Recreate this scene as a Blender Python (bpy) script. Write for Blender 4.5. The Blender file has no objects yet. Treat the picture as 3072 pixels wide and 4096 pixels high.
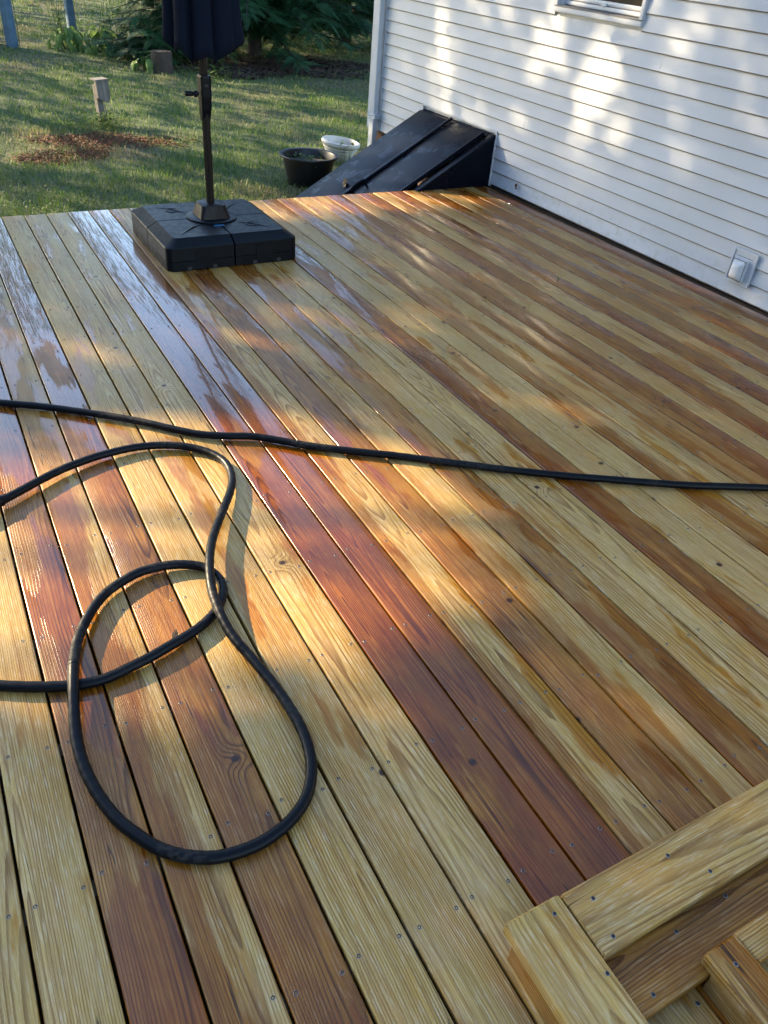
import bpy, math, random
import numpy as np
from mathutils import Vector, Matrix, noise as mnoise

random.seed(7)
rng = np.random.default_rng(11)
S = bpy.context.scene
COL = S.collection
R_ = math.radians

# ------------------------------------------------------------------ camera
CAM_H = 1.711
cd = bpy.data.cameras.new("camera")
cam = bpy.data.objects.new("camera", cd)
COL.objects.link(cam)
cd.sensor_fit = 'HORIZONTAL'
cd.sensor_width = 36.0
cd.lens = 3109.1 / 3072 * 36.0
cd.clip_start = 0.05
cd.clip_end = 600
_y, _p, _r = R_(-31.4485), R_(36.3072), R_(5.2565)
F_ = Vector((-math.sin(_y) * math.cos(_p), math.cos(_y) * math.cos(_p), -math.sin(_p)))
R0 = Vector((math.cos(_y), math.sin(_y), 0))
U0 = R0.cross(F_)
RV = math.cos(_r) * R0 + math.sin(_r) * U0
UV = -math.sin(_r) * R0 + math.cos(_r) * U0
cam.matrix_world = Matrix(((RV.x, UV.x, -F_.x, 0), (RV.y, UV.y, -F_.y, 0), (RV.z, UV.z, -F_.z, CAM_H), (0, 0, 0, 1)))
S.camera = cam
FPX = 3109.1

# ------------------------------------------------------------------ world, sun, exposure
SUN_EL = R_(24.0)
SUN_AZ = math.atan2(-0.55, 0.835)            # clockwise from +Y
SUN = Vector((math.sin(SUN_AZ) * math.cos(SUN_EL), math.cos(SUN_AZ) * math.cos(SUN_EL), math.sin(SUN_EL)))
W = bpy.data.worlds.new("World")
S.world = W
W.use_nodes = True
wt = W.node_tree
sky = wt.nodes.new('ShaderNodeTexSky')
sky.sky_type = 'NISHITA'
sky.sun_disc = False
sky.sun_elevation = SUN_EL
sky.sun_rotation = SUN_AZ
sky.ozone_density = 1.8
sky.dust_density = 0.4
wt.links.new(sky.outputs[0], wt.nodes['Background'].inputs[0])
wt.nodes['Background'].inputs[1].default_value = 0.145
sl = bpy.data.lights.new("sun", 'SUN')
sl.energy = 4.6
sl.angle = R_(0.53)
sl.color = (1.0, 0.79, 0.49)
so = bpy.data.objects.new("sun", sl)
so.rotation_euler = SUN.to_track_quat('Z', 'Y').to_euler()
so.location = (-8, 12, 12)
COL.objects.link(so)
S.view_settings.view_transform = 'Standard'
S.view_settings.look = 'None'
S.view_settings.exposure = 2.12
S.view_settings.gamma = 1.0
S.cycles.max_bounces = 8
S.cycles.transparent_max_bounces = 8

YARD = -0.40
DECK_FAR = 5.979

# ------------------------------------------------------------------ helpers
class MB:
    """collects geometry for one mesh object"""
    def __init__(s):
        s.v, s.f, s.m = [], [], []
        s.mi = 0
    def add(s, vs, fs):
        o = len(s.v)
        s.v += [tuple(v) for v in vs]
        s.f += [tuple(i + o for i in f) for f in fs]
        s.m += [s.mi] * len(fs)
    def box(s, lo, hi, M=None):
        x0, y0, z0 = lo; x1, y1, z1 = hi
        vs = [(x0,y0,z0),(x1,y0,z0),(x1,y1,z0),(x0,y1,z0),(x0,y0,z1),(x1,y0,z1),(x1,y1,z1),(x0,y1,z1)]
        if M: vs = [M @ Vector(v) for v in vs]
        s.add(vs, [(0,3,2,1),(4,5,6,7),(0,1,5,4),(1,2,6,5),(2,3,7,6),(3,0,4,7)])
    def bbox(s, lo, hi, b, M=None, ax=1):
        """box whose long edges (along axis ax) are rounded"""
        a, c = [(1, 2), (2, 0), (0, 1)][ax]
        A0, A1, C0, C1 = lo[a], hi[a], lo[c], hi[c]
        prof = []
        for (ca, cc, st) in ((A1 - b, C1 - b, 0), (A0 + b, C1 - b, 90), (A0 + b, C0 + b, 180), (A1 - b, C0 + b, 270)):
            for k in range(4):
                t = R_(st + 30 * k)
                prof.append((ca + b * math.cos(t), cc + b * math.sin(t)))
        n = len(prof); vs = []
        for (e, ins) in ((lo[ax], b * .7), (lo[ax] + b * .7, 0), (hi[ax] - b * .7, 0), (hi[ax], b * .7)):
            mA, mC = (A0 + A1) / 2, (C0 + C1) / 2
            for (pa, pc) in prof:
                qa = pa - math.copysign(min(ins, abs(pa - mA)), pa - mA); qc = pc - math.copysign(min(ins, abs(pc - mC)), pc - mC)
                v = [0, 0, 0]; v[a] = qa; v[c] = qc; v[ax] = e
                vs.append(Vector(v))
        fs = []
        for r in range(3):
            for k in range(n):
                fs.append((r*n+k, r*n+(k+1) % n, (r+1)*n+(k+1) % n, (r+1)*n+k))
        fs.append(tuple(range(n-1, -1, -1))); fs.append(tuple(range(3*n, 4*n)))
        if M: vs = [M @ v for v in vs]
        s.add(vs, fs)
    def lathe(s, prof, n=32, M=None, cap0=False, cap1=False):
        vs = []
        for (r, z) in prof:
            for k in range(n):
                t = 2 * math.pi * k / n
                vs.append(Vector((r * math.cos(t), r * math.sin(t), z)))
        fs = []
        for i in range(len(prof) - 1):
            for k in range(n):
                fs.append((i*n+k, i*n+(k+1) % n, (i+1)*n+(k+1) % n, (i+1)*n+k))
        if cap0: fs.append(tuple(range(n-1, -1, -1)))
        if cap1: fs.append(tuple(range((len(prof)-1)*n, len(prof)*n)))
        if M: vs = [M @ v for v in vs]
        s.add(vs, fs)
    def tube(s, pts, rads, n=8, caps=True):
        pts = [Vector(p) for p in pts]
        if not hasattr(rads, '__len__'): rads = [rads] * len(pts)
        up = Vector((0, 0, 1)); vs = []; prev = None
        for i, p in enumerate(pts):
            t = (pts[min(i+1, len(pts)-1)] - pts[max(i-1, 0)])
            if t.length < 1e-9: t = Vector((0, 0, 1))
            t.normalize()
            if prev is None:
                a = t.cross(up)
                if a.length < .1: a = t.cross(Vector((1, 0, 0)))
            else:
                a = prev - t * prev.dot(t)
            a.normalize(); b = t.cross(a); prev = a
            for k in range(n):
                th = 2 * math.pi * k / n
                vs.append(p + (a * math.cos(th) + b * math.sin(th)) * rads[i])
        fs = []
        for i in range(len(pts) - 1):
            for k in range(n):
                fs.append((i*n+k, i*n+(k+1) % n, (i+1)*n+(k+1) % n, (i+1)*n+k))
        if caps:
            fs.append(tuple(range(n-1, -1, -1))); fs.append(tuple(range((len(pts)-1)*n, len(pts)*n)))
        s.add(vs, fs)
    def mesh(s, name, mats, smooth=False):
        me = bpy.data.meshes.new(name)
        me.from_pydata(s.v, [], s.f)
        for m in (mats if isinstance(mats, (list, tuple)) else [mats]): me.materials.append(m)
        if any(s.m): me.polygons.foreach_set('material_index', s.m)
        if smooth:
            me.polygons.foreach_set('use_smooth', [True] * len(me.polygons))
            if smooth != 'all':
                try: me.set_sharp_from_angle(angle=R_(float(smooth) if smooth is not True else 40))
                except Exception: pass
        me.update()
        return me
    def build(s, name, mats, parent=None, smooth=False, loc=None, rot=None):
        return link(name, s.mesh(name, mats, smooth), parent, loc, rot)

def link(name, me, parent=None, loc=None, rot=None):
    o = bpy.data.objects.new(name, me)
    COL.objects.link(o)
    if parent: o.parent = parent
    if loc is not None: o.location = loc
    if rot is not None: o.rotation_euler = rot
    return o

def tag(o, label=None, cat=None, group=None, kind=None):
    if label: o['label'] = label
    if cat: o['category'] = cat
    if group: o['group'] = group
    if kind: o['kind'] = kind
    return o

def thing(name, label, cat, loc=(0, 0, 0), rot=(0, 0, 0), group=None):
    o = bpy.data.objects.new(name, None)
    o.empty_display_size = .1
    COL.objects.link(o)
    o.location = loc; o.rotation_euler = rot
    return tag(o, label, cat, group)

def np_mesh(name, V, F, mat, smooth=False):
    """V (n,3) F (m,k) numpy, all faces of one size"""
    me = bpy.data.meshes.new(name)
    V = np.asarray(V, np.float32); F = np.asarray(F, np.int32)
    n, k = F.shape
    me.vertices.add(len(V)); me.vertices.foreach_set('co', V.ravel())
    me.loops.add(n * k); me.loops.foreach_set('vertex_index', F.ravel())
    me.polygons.add(n)
    me.polygons.foreach_set('loop_start', np.arange(0, n * k, k, dtype=np.int32))
    if smooth: me.polygons.foreach_set('use_smooth', np.ones(n, bool))
    me.materials.append(mat)
    me.update(calc_edges=True); me.validate()
    return me

def catmull(P, per=8):
    P = [Vector(p) for p in P]
    P = [P[0] * 2 - P[1]] + P + [P[-1] * 2 - P[-2]]
    out = []
    for i in range(1, len(P) - 2):
        a, b, c, d = P[i-1], P[i], P[i+1], P[i+2]
        for k in range(per):
            t = k / per
            out.append(.5 * ((2*b) + (c-a)*t + (2*a-5*b+4*c-d)*t*t + (3*b-a-3*c+d)*t*t*t))
    out.append(P[-2])
    return out

def to_ground(px, py, z=0.0):
    """a point of the photograph's plan, read off once, as a place on the deck or yard at height z"""
    d = F_ + RV * ((px - 1536) / FPX) - UV * ((py - 2048) / FPX)
    t = (z - CAM_H) / d.z
    return Vector((d.x * t, d.y * t, z))

# ------------------------------------------------------------------ materials
class NT:
    def __init__(s, name):
        s.mat = bpy.data.materials.new(name); s.mat.use_nodes = True
        s.t = s.mat.node_tree; s.N = s.t.nodes; s.L = s.t.links
        s.b = s.N['Principled BSDF']; s.out = s.N['Material Output']
    def n(s, typ, ins=None, **kw):
        nd = s.N.new(typ)
        for k, v in kw.items(): setattr(nd, k, v)
        for k, v in (ins or {}).items(): s.set(nd.inputs[k], v)
        return nd
    def set(s, sock, v):
        if hasattr(v, 'is_output') or isinstance(v, bpy.types.NodeSocket): s.L.new(v, sock)
        elif isinstance(v, (tuple, list)) and len(v) == 3 and sock.type == 'RGBA': sock.default_value = (*v, 1)
        else: sock.default_value = v
    def m(s, op, a, b=None, c=None, clamp=False):
        nd = s.N.new('ShaderNodeMath'); nd.operation = op; nd.use_clamp = clamp
        s.set(nd.inputs[0], a)
        if b is not None: s.set(nd.inputs[1], b)
        if c is not None: s.set(nd.inputs[2], c)
        return nd.outputs[0]
    def mix(s, f, a, b, mode='MIX'):
        nd = s.N.new('ShaderNodeMix'); nd.data_type = 'RGBA'; nd.blend_type = mode
        s.set(nd.inputs[0], f); s.set(nd.inputs[6], a); s.set(nd.inputs[7], b)
        return nd.outputs[2]
    def mixf(s, f, a, b):
        nd = s.N.new('ShaderNodeMix'); nd.data_type = 'FLOAT'
        s.set(nd.inputs[0], f); s.set(nd.inputs[2], a); s.set(nd.inputs[3], b)
        return nd.outputs[0]
    def ss(s, x, a, b, o0=0., o1=1.):
        nd = s.N.new('ShaderNodeMapRange'); nd.interpolation_type = 'SMOOTHSTEP'
        s.set(nd.inputs[0], x); s.set(nd.inputs[1], a); s.set(nd.inputs[2], b); s.set(nd.inputs[3], o0); s.set(nd.inputs[4], o1)
        return nd.outputs[0]
    def noise(s, vec, scale=1., detail=2., rough=.5, dim='3D', dist=0.):
        nd = s.n('ShaderNodeTexNoise', noise_dimensions=dim)
        if vec is not None: s.L.new(vec, nd.inputs['Vector'])
        nd.inputs['Scale'].default_value = scale; nd.inputs['Detail'].default_value = detail
        nd.inputs['Roughness'].default_value = rough; nd.inputs['Distortion'].default_value = dist
        return nd.outputs[0]
    def comb(s, x, y, z):
        nd = s.N.new('ShaderNodeCombineXYZ')
        for i, v in enumerate((x, y, z)): s.set(nd.inputs[i], v)
        return nd.outputs[0]
    def attr(s, name, typ='OBJECT'):
        return s.n('ShaderNodeAttribute', attribute_type=typ, attribute_name=name).outputs['Fac']
    def bump(s, h, strength=.3, dist=.001, normal=None):
        nd = s.N.new('ShaderNodeBump'); s.set(nd.inputs['Height'], h); s.set(nd.inputs['Strength'], strength); s.set(nd.inputs['Distance'], dist)
        if normal is not None: s.L.new(normal, nd.inputs['Normal'])
        return nd.outputs[0]

def simple(name, col, rough=.5, metal=0., noise_amt=.15, nscale=20., bump=0., bscale=200., spec=.5, coat=0., coat_r=.05):
    t = NT(name)
    tc = t.n('ShaderNodeTexCoord').outputs['Object']
    nz = t.noise(tc, nscale, 4)
    f = t.ss(nz, .3, .7)
    c = t.mix(f, tuple(x * (1 - noise_amt) for x in col), tuple(min(1, x * (1 + noise_amt)) for x in col))
    t.set(t.b.inputs['Base Color'], c)
    t.set(t.b.inputs['Roughness'], t.mixf(f, rough * .85, min(1, rough * 1.15)))
    t.b.inputs['Metallic'].default_value = metal
    t.b.inputs['Specular IOR Level'].default_value = spec
    if coat:
        t.b.inputs['Coat Weight'].default_value = coat; t.b.inputs['Coat Roughness'].default_value = coat_r
    if bump:
        t.set(t.b.inputs['Normal'], t.bump(t.noise(tc, bscale, 3), bump, .002))
    return t.mat

def wood_material(name, wet_amt=1.0):
    """treated pine: growth rings round a pith below each board, knots, wet patches; every board brings its own numbers"""
    t = NT(name)
    oc = t.n('ShaderNodeTexCoord').outputs['Object']
    sp = t.n('ShaderNodeSeparateXYZ', {0: oc})
    x, y, z = sp.outputs
    seed, tone, tone2, split, wetb, px_, pz_, tilt = [t.attr(a) for a in ('seed', 'tone', 'tone2', 'split', 'wet', 'pithx', 'pithz', 'tilt')]
    sx = t.m('MULTIPLY', seed, 13.37); sy = t.m('MULTIPLY', seed, 7.77)
    # knots
    kv = t.comb(t.m('ADD', x, sx), t.m('ADD', y, sy), 0.0)
    vor = t.n('ShaderNodeTexVoronoi', {'Vector': kv, 'Scale': 2.3}, voronoi_dimensions='2D', feature='F1')
    kd = t.m('DIVIDE', vor.outputs['Distance'], 2.3)
    kact = t.ss(t.n('ShaderNodeSeparateXYZ', {0: vor.outputs['Color']}).outputs[0], .40, .45)
    kwarp = t.m('MULTIPLY', kact, t.m('POWER', 2.718, t.m('MULTIPLY', t.m('MULTIPLY', kd, kd), -900.)))
    kdark = t.m('MULTIPLY', kact, t.ss(kd, .016, .006))
    # low-frequency wander of the grain
    wv = t.comb(t.m('ADD', t.m('MULTIPLY', x, 5.), sx), t.m('ADD', t.m('MULTIPLY', y, 1.1), sy), t.m('MULTIPLY', z, 5.))
    w1 = t.m('SUBTRACT', t.noise(wv, 1., 2.5), .5)
    wv2 = t.comb(t.m('ADD', sy, 3.), t.m('ADD', t.m('MULTIPLY', y, .55), sx), 0.)
    w2 = t.m('SUBTRACT', t.noise(wv2, 1., 2.), .5)
    dx = t.m('ADD', t.m('SUBTRACT', x, px_), t.m('MULTIPLY', w1, .05))
    dz = t.m('ADD', t.m('SUBTRACT', z, pz_), t.m('ADD', t.m('MULTIPLY', y, tilt), t.m('MULTIPLY', w2, .10)))
    r = t.m('SQRT', t.m('ADD', t.m('MULTIPLY', dx, dx), t.m('MULTIPLY', dz, dz)))
    r = t.m('ADD', r, t.m('MULTIPLY', kwarp, .016))
    jit = t.noise(t.comb(t.m('MULTIPLY', x, 60.), t.m('ADD', t.m('MULTIPLY', y, 5.), sy), 0.), 1., 3.)
    r = t.m('ADD', r, t.m('MULTIPLY', t.m('SUBTRACT', jit, .5), .0028))
    ph = t.m('FRACT', t.m('MULTIPLY', r, t.m('ADD', 125., t.m('MULTIPLY', t.m('FRACT', t.m('MULTIPLY', seed, 3.7)), 70.))))
    ring = t.m('MULTIPLY', t.ss(ph, .42, .90), t.ss(ph, 1.0, .955))
    # rings fade in and out along the board
    rv = t.noise(t.comb(t.m('ADD', t.m('MULTIPLY', x, 12.), sy), t.m('ADD', t.m('MULTIPLY', y, 1.7), sx), 0.), 1., 3.)
    ring = t.m('MULTIPLY', ring, t.ss(rv, .28, .62, .25, 1.))
    fib = t.noise(t.comb(t.m('MULTIPLY', x, 420.), t.m('ADD', t.m('MULTIPLY', y, 9.), sx), 0.), 1., 3.)
    blot = t.noise(t.comb(t.m('ADD', t.m('MULTIPLY', x, 9.), sx), t.m('ADD', t.m('MULTIPLY', y, 2.2), sy), 0.), 1., 4., .6)
    blot2 = t.noise(t.comb(t.m('ADD', t.m('MULTIPLY', x, 14.), sy), t.m('ADD', t.m('MULTIPLY', y, 6.), sx), 2.), 1., 3., .55)
    # sapwood / heartwood
    xs = t.m('ADD', t.m('DIVIDE', x, .1365), t.m('MULTIPLY', t.m('SUBTRACT', t.noise(t.comb(t.m('MULTIPLY', x, 4.), t.m('ADD', t.m('MULTIPLY', y, 1.3), sy), 5.), 1., 2.), .5), .55))
    side = t.ss(xs, t.m('SUBTRACT', split, .05), t.m('ADD', split, .05))
    tn = t.mixf(side, tone, tone2)
    tn = t.m('ADD', tn, t.m('MULTIPLY', t.m('SUBTRACT', blot, .5), .34), clamp=True)
    strk = t.noise(t.comb(t.m('MULTIPLY', x, 150.), t.m('ADD', t.m('MULTIPLY', y, 1.6), sx), 4.), 1., 4., .6)
    light_a = t.mix(t.ss(blot2, .3, .7), (.50, .335, .128), (.48, .32, .092))     # early wood
    light_b = t.mix(t.ss(blot2, .3, .7), (.24, .122, .034), (.195, .10, .026))    # late wood
    brown_a = t.mix(t.ss(blot2, .3, .7), (.225, .080, .0095), (.315, .132, .0155))
    brown_b = (.066, .019, .0045)
    lite = t.mix(t.m('MULTIPLY', ring, .82), light_a, light_b)
    brn = t.mix(t.m('MULTIPLY', ring, .85), brown_a, brown_b)
    c = t.mix(tn, lite, brn)
    c = t.mix(t.ss(fib, .35, .75, 0., .38), c, t.mix(1., c, (.55, .47, .40), 'MULTIPLY'))
    ylw = t.ss(t.noise(t.comb(t.m('ADD', t.m('MULTIPLY', x, 6.), sx), t.m('ADD', t.m('MULTIPLY', y, 1.9), sy), 11.), 1., 4., .6), .46, .66)
    c = t.mix(t.m('MULTIPLY', ylw, .68), c, t.mix(1., c, (1.0, .80, .42), 'MULTIPLY'))
    c = t.mix(t.ss(strk, .40, .68, 0., .75), c, t.mix(1., c, (.58, .46, .36), 'MULTIPLY'))
    c = t.mix(t.ss(strk, .42, .25, 0., .5), c, t.mix(.5, c, (.60, .47, .24)))
    green = t.noise(t.comb(t.m('ADD', t.m('MULTIPLY', x, 3.), sy), t.m('MULTIPLY', y, .9), 7.), 1., 2.)
    c = t.mix(t.m('MULTIPLY', t.ss(green, .5, .75), .15), c, t.mix(1., c, (.86, 1.0, .66), 'MULTIPLY'))
    pale = t.noise(t.comb(t.m('MULTIPLY', x, 230.), t.m('ADD', t.m('MULTIPLY', y, 16.), sy), 9.), 1., 4., .65)
    c = t.mix(t.m('MULTIPLY', t.ss(pale, .50, .66), t.m('MULTIPLY', t.m('SUBTRACT', 1., ring), t.mixf(tn, .55, .12))), c, (.56, .45, .28))
    dk = t.noise(t.comb(t.m('MULTIPLY', x, 190.), t.m('ADD', t.m('MULTIPLY', y, 5.), sx), 13.), 1., 3., .6)
    c = t.mix(t.ss(dk, .58, .70, 0., .42), c, t.mix(1., c, (.45, .33, .25), 'MULTIPLY'))
    ck = t.noise(t.comb(t.m('ADD', t.m('MULTIPLY', x, 34.), sy), t.m('ADD', t.m('MULTIPLY', y, .9), sx), 17.), 1., 2., .5)
    gate = t.ss(t.noise(t.comb(t.m('ADD', t.m('MULTIPLY', x, 9.), sx), t.m('ADD', t.m('MULTIPLY', y, 1.5), sy), 21.), 1., 2.), .58, .64)
    chk = t.m('MULTIPLY', t.ss(t.m('ABSOLUTE', t.m('SUBTRACT', ck, .5)), .012, .004), gate)
    c = t.mix(t.m('MULTIPLY', chk, .8), c, (.03, .016, .008))
    c = t.mix(kdark, c, (.035, .014, .008))
    # water: films whose edges break at the board edges
    wn = t.noise(t.comb(t.m('ADD', t.m('MULTIPLY', x, 6.5), sx), t.m('ADD', t.m('MULTIPLY', y, 1.25), t.m('MULTIPLY', seed, 2.3)), 0.), 1., 3.8, .55)
    wn = t.m('ADD', wn, t.m('MULTIPLY', ring, -.04))
    wn = t.m('ADD', wn, t.m('MULTIPLY', t.m('MULTIPLY', t.attr('film'), .12), t.ss(y, .5, 2.3)))
    thr = t.m('SUBTRACT', .615, t.m('MULTIPLY', wetb, .20))
    wet = t.ss(wn, thr, t.m('ADD', thr, .035))
    wet = t.m('MULTIPLY', wet, wet_amt)
    c = t.mix(wet, c, t.mix(1., c, (.76, .54, .20), 'MULTIPLY'))
    t.set(t.b.inputs['Base Color'], c)
    # relief: raised grain where the board has dried, beads of water, then the smooth film
    vb = t.n('ShaderNodeTexVoronoi', {'Vector': t.comb(t.m('ADD', x, sx), y, 0.), 'Scale': 150.}, voronoi_dimensions='2D', feature='F1')
    beadzone = t.ss(t.noise(t.comb(t.m('ADD', t.m('MULTIPLY', x, 5.), sy), t.m('MULTIPLY', y, 2.), 0.), 1., 3.), .48, .60)
    bead = t.m('MULTIPLY', t.ss(vb.outputs['Distance'], .42, .12), beadzone)
    dry = t.m('SUBTRACT', 1., wet)
    h = t.m('ADD', t.m('MULTIPLY', ring, t.mixf(wet, .7, .2)), t.m('MULTIPLY', fib, t.mixf(wet, .55, .08)))
    h = t.m('ADD', h, t.m('MULTIPLY', bead, t.m('MULTIPLY', dry, 1.7)))
    t.set(t.b.inputs['Normal'], t.bump(h, .34, .0011))
    rough = t.mixf(wet, t.mixf(fib, .30, .46), .24)
    t.set(t.b.inputs['Roughness'], rough)
    t.set(t.b.inputs['Coat Weight'], t.mixf(wet, .05, t.m('MULTIPLY', t.mixf(t.attr('film'), .22, 1.0), t.ss(y, -.9, 1.0, .35, 1.))))
    t.set(t.b.inputs['Coat Roughness'], t.mixf(wet, .22, .03))
    t.b.inputs['Coat IOR'].default_value = 1.40
    t.set(t.b.inputs['Specular IOR Level'], t.mixf(t.attr('film'), .18, .32))
    rip = t.noise(t.comb(t.m('MULTIPLY', x, 38.), t.m('ADD', t.m('MULTIPLY', y, 13.), sx), 0.), 1., 3.5, .55)
    hc = t.m('ADD', t.m('MULTIPLY', rip, .9), t.m('MULTIPLY', t.m('MULTIPLY', ring, .55), t.mixf(wet, 1., .25)))
    hc = t.m('ADD', hc, t.m('MULTIPLY', wet, .5))
    t.set(t.b.inputs['Coat Normal'], t.bump(hc, t.mixf(wet, .22, .11), .0014))
    return t.mat

M = {}
M['deck'] = wood_material('wet_deck_lumber')
M['joist'] = simple('damp_framing_lumber', (.10, .065, .03), .7, nscale=8)
M['soil_dark'] = simple('soil_under_deck', (.035, .026, .018), .9, nscale=6)
M['black_rubber'] = simple('wet_black_rubber', (.0025, .003, .0042), .42, nscale=60, bump=.12, bscale=500, spec=.12, coat=.03, coat_r=.12)
M['black_plastic'] = simple('wet_black_moulded_plastic', (.0025, .0036, .0055), .42, nscale=30, bump=.25, bscale=260, spec=.14, coat=.03, coat_r=.15)
M['black_pot'] = simple('black_nursery_plastic', (.008, .008, .009), .45, nscale=12)
M['bronze'] = simple('dark_bronze_paint', (.010, .006, .0045), .42, spec=.18, metal=.0, nscale=30)
M['navy'] = simple('dark_navy_canvas', (.0055, .008, .016), .9, spec=.08, nscale=40, bump=.25, bscale=900)
M['steel'] = simple('galvanised_steel', (.22, .21, .20), .45, metal=.6, nscale=80)
M['screw_dark'] = simple('screw_recess', (.015, .013, .012), .6)
M['blue_label'] = simple('blue_sticker', (.01, .09, .19), .35)
M['white_pot'] = simple('weathered_white_plastic', (.56, .54, .49), .5, nscale=9, noise_amt=.12)
M['weathered'] = None
M['trim_white'] = simple('white_painted_trim', (.50, .52, .55), .4, nscale=5, noise_amt=.05)
M['mulch'] = simple('rust_brown_mulch', (.105, .042, .018), .85, nscale=30, noise_amt=.5)
M['dark_mulch'] = simple('dark_needle_litter', (.05, .028, .017), .9, nscale=30, noise_amt=.5)
M['bark'] = simple('dark_conifer_bark', (.022, .017, .014), .9, nscale=14, noise_amt=.5, bump=.8, bscale=25)
M['stump_bark'] = simple('rotting_stump_bark', (.042, .028, .02), .9, nscale=14, noise_amt=.4, bump=.8, bscale=20)
M['dead_leaf'] = simple('dry_brown_leaf', (.22, .11, .05), .6, nscale=30, noise_amt=.4)
M['pale_leaf'] = simple('dry_tan_leaf', (.42, .28, .14), .6, nscale=30, noise_amt=.3)
M['stone'] = simple('grey_stone', (.30, .27, .24), .8, nscale=12, noise_amt=.3, bump=.4, bscale=40)
M['brick_red'] = simple('foundation_masonry', (.16, .09, .06), .9, nscale=10, noise_amt=.3)
M['dark_glass'] = simple('dark_window_glass', (.03, .024, .018), .06, nscale=2, spec=.2)
M['interior'] = simple('dim_room', (.09, .06, .045), .9)
M['potting'] = simple('potting_soil', (.03, .022, .016), .9)
M['cord'] = simple('thin_dark_cable', (.02, .02, .02), .5)
M['bulb'] = simple('frosted_bulb', (.55, .55, .52), .3)
M['brown_panel'] = simple('brown_stained_boards', (.10, .045, .02), .7, nscale=9, noise_amt=.3)

def siding_mat():
    t = NT('white_vinyl_siding')
    oc = t.n('ShaderNodeTexCoord').outputs['Object']
    sp = t.n('ShaderNodeSeparateXYZ', {0: oc})
    g = t.noise(t.comb(0., t.m('MULTIPLY', sp.outputs[1], 22.), t.m('MULTIPLY', sp.outputs[2], 420.)), 1., 3.)
    d = t.noise(oc, 1.6, 4.)
    c = t.mix(t.ss(d, .35, .75), (.45, .47, .505), (.415, .435, .465))
    st = t.noise(t.comb(0., t.m('MULTIPLY', sp.outputs[1], 30.), t.m('MULTIPLY', sp.outputs[2], 2.5)), 1., 4.)
    c = t.mix(t.ss(st, .62, .8, 0., .16), c, (.55, .53, .47))
    spl = t.noise(t.comb(0., t.m('MULTIPLY', sp.outputs[1], 16.), t.m('MULTIPLY', sp.outputs[2], 16.)), 1., 5., .7)
    c = t.mix(t.m('MULTIPLY', t.ss(spl, .48, .72), t.ss(sp.outputs[2], .34, .0, 0., .45)), c, (.26, .22, .16))
    t.set(t.b.inputs['Base Color'], c)
    t.b.inputs['Roughness'].default_value = .42
    t.set(t.b.inputs['Normal'], t.bump(g, .22, .0012, t.bump(t.noise(t.comb(0., t.m('MULTIPLY', sp.outputs[1], 2.2), t.m('MULTIPLY', sp.outputs[2], 9.)), 1., 2.), .5, .012)))
    return t.mat
M['siding'] = siding_mat()
M['shade_grime'] = simple('lap_shade_and_grime', (.21, .19, .175), .8, nscale=30)  # lap shadow lines painted in as dark colour with some dirt; also window seals

def weathered_mat(name, a, b, nscale=1.):
    t = NT(name)
    oc = t.n('ShaderNodeTexCoord').outputs['Object']
    mp = t.n('ShaderNodeMapping', {0: oc}); mp.inputs['Scale'].default_value = (60, 60, 3.5)
    f = t.ss(t.noise(mp.outputs[0], nscale, 4), .3, .7)
    f2 = t.ss(t.noise(oc, 7., 3), .35, .7)
    c = t.mix(f, a, b)
    c = t.mix(t.m('MULTIPLY', f2, .5), c, tuple(x * .55 for x in a))
    t.set(t.b.inputs['Base Color'], c); t.b.inputs['Roughness'].default_value = .8
    t.set(t.b.inputs['Normal'], t.bump(f, .4, .003))
    return t.mat
M['weathered'] = weathered_mat('silvered_weathered_wood', (.12, .108, .095), (.215, .195, .17))
M['blue_wood'] = weathered_mat('faded_slate_blue_paint', (.075, .14, .215), (.11, .185, .26))

def foliage_mat(name, ramp, scale=.6, trans=.35, rough=.55):
    """leaf colour varies per leaf and in broad drifts"""
    t = NT(name)
    rnd = t.n('ShaderNodeNewGeometry').outputs['Random Per Island']
    pos = t.n('ShaderNodeTexCoord').outputs['Object']
    nz = t.noise(pos, scale, 3)
    f = t.m('ADD', t.m('MULTIPLY', rnd, .6), t.m('MULTIPLY', t.ss(nz, .3, .7), .4))
    cr = t.n('ShaderNodeValToRGB', {0: f})
    e = cr.color_ramp.elements
    while len(e) < len(ramp): e.new(.5)
    for i, (p, c) in enumerate(ramp): e[i].position = p; e[i].color = (*c, 1)
    t.set(t.b.inputs['Base Color'], cr.outputs[0]); t.b.inputs['Roughness'].default_value = rough; t.b.inputs['Specular IOR Level'].default_value = .22
    tr = t.n('ShaderNodeBsdfTranslucent', {0: cr.outputs[0]})
    ms = t.n('ShaderNodeMixShader', {0: trans}); t.L.new(t.b.outputs[0], ms.inputs[1]); t.L.new(tr.outputs[0], ms.inputs[2])
    t.L.new(ms.outputs[0], t.out.inputs[0])
    return t.mat
M['leaf'] = foliage_mat('broadleaf_foliage', [(0, (.03, .06, .014)), (.6, (.055, .10, .022)), (1, (.09, .13, .03))])
M['conifer'] = foliage_mat('hemlock_needles', [(0, (.010, .038, .016)), (.55, (.020, .070, .028)), (1, (.05, .125, .042))], 1.2, .2)
M['hosta'] = foliage_mat('hosta_leaf_skin', [(0, (.10, .17, .05)), (.6, (.17, .26, .08)), (1, (.26, .33, .14))], 3., .35, .4)
M['weed'] = foliage_mat('weed_leaves', [(0, (.04, .08, .02)), (.6, (.08, .14, .03)), (1, (.15, .2, .05))], 3., .35)

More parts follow.
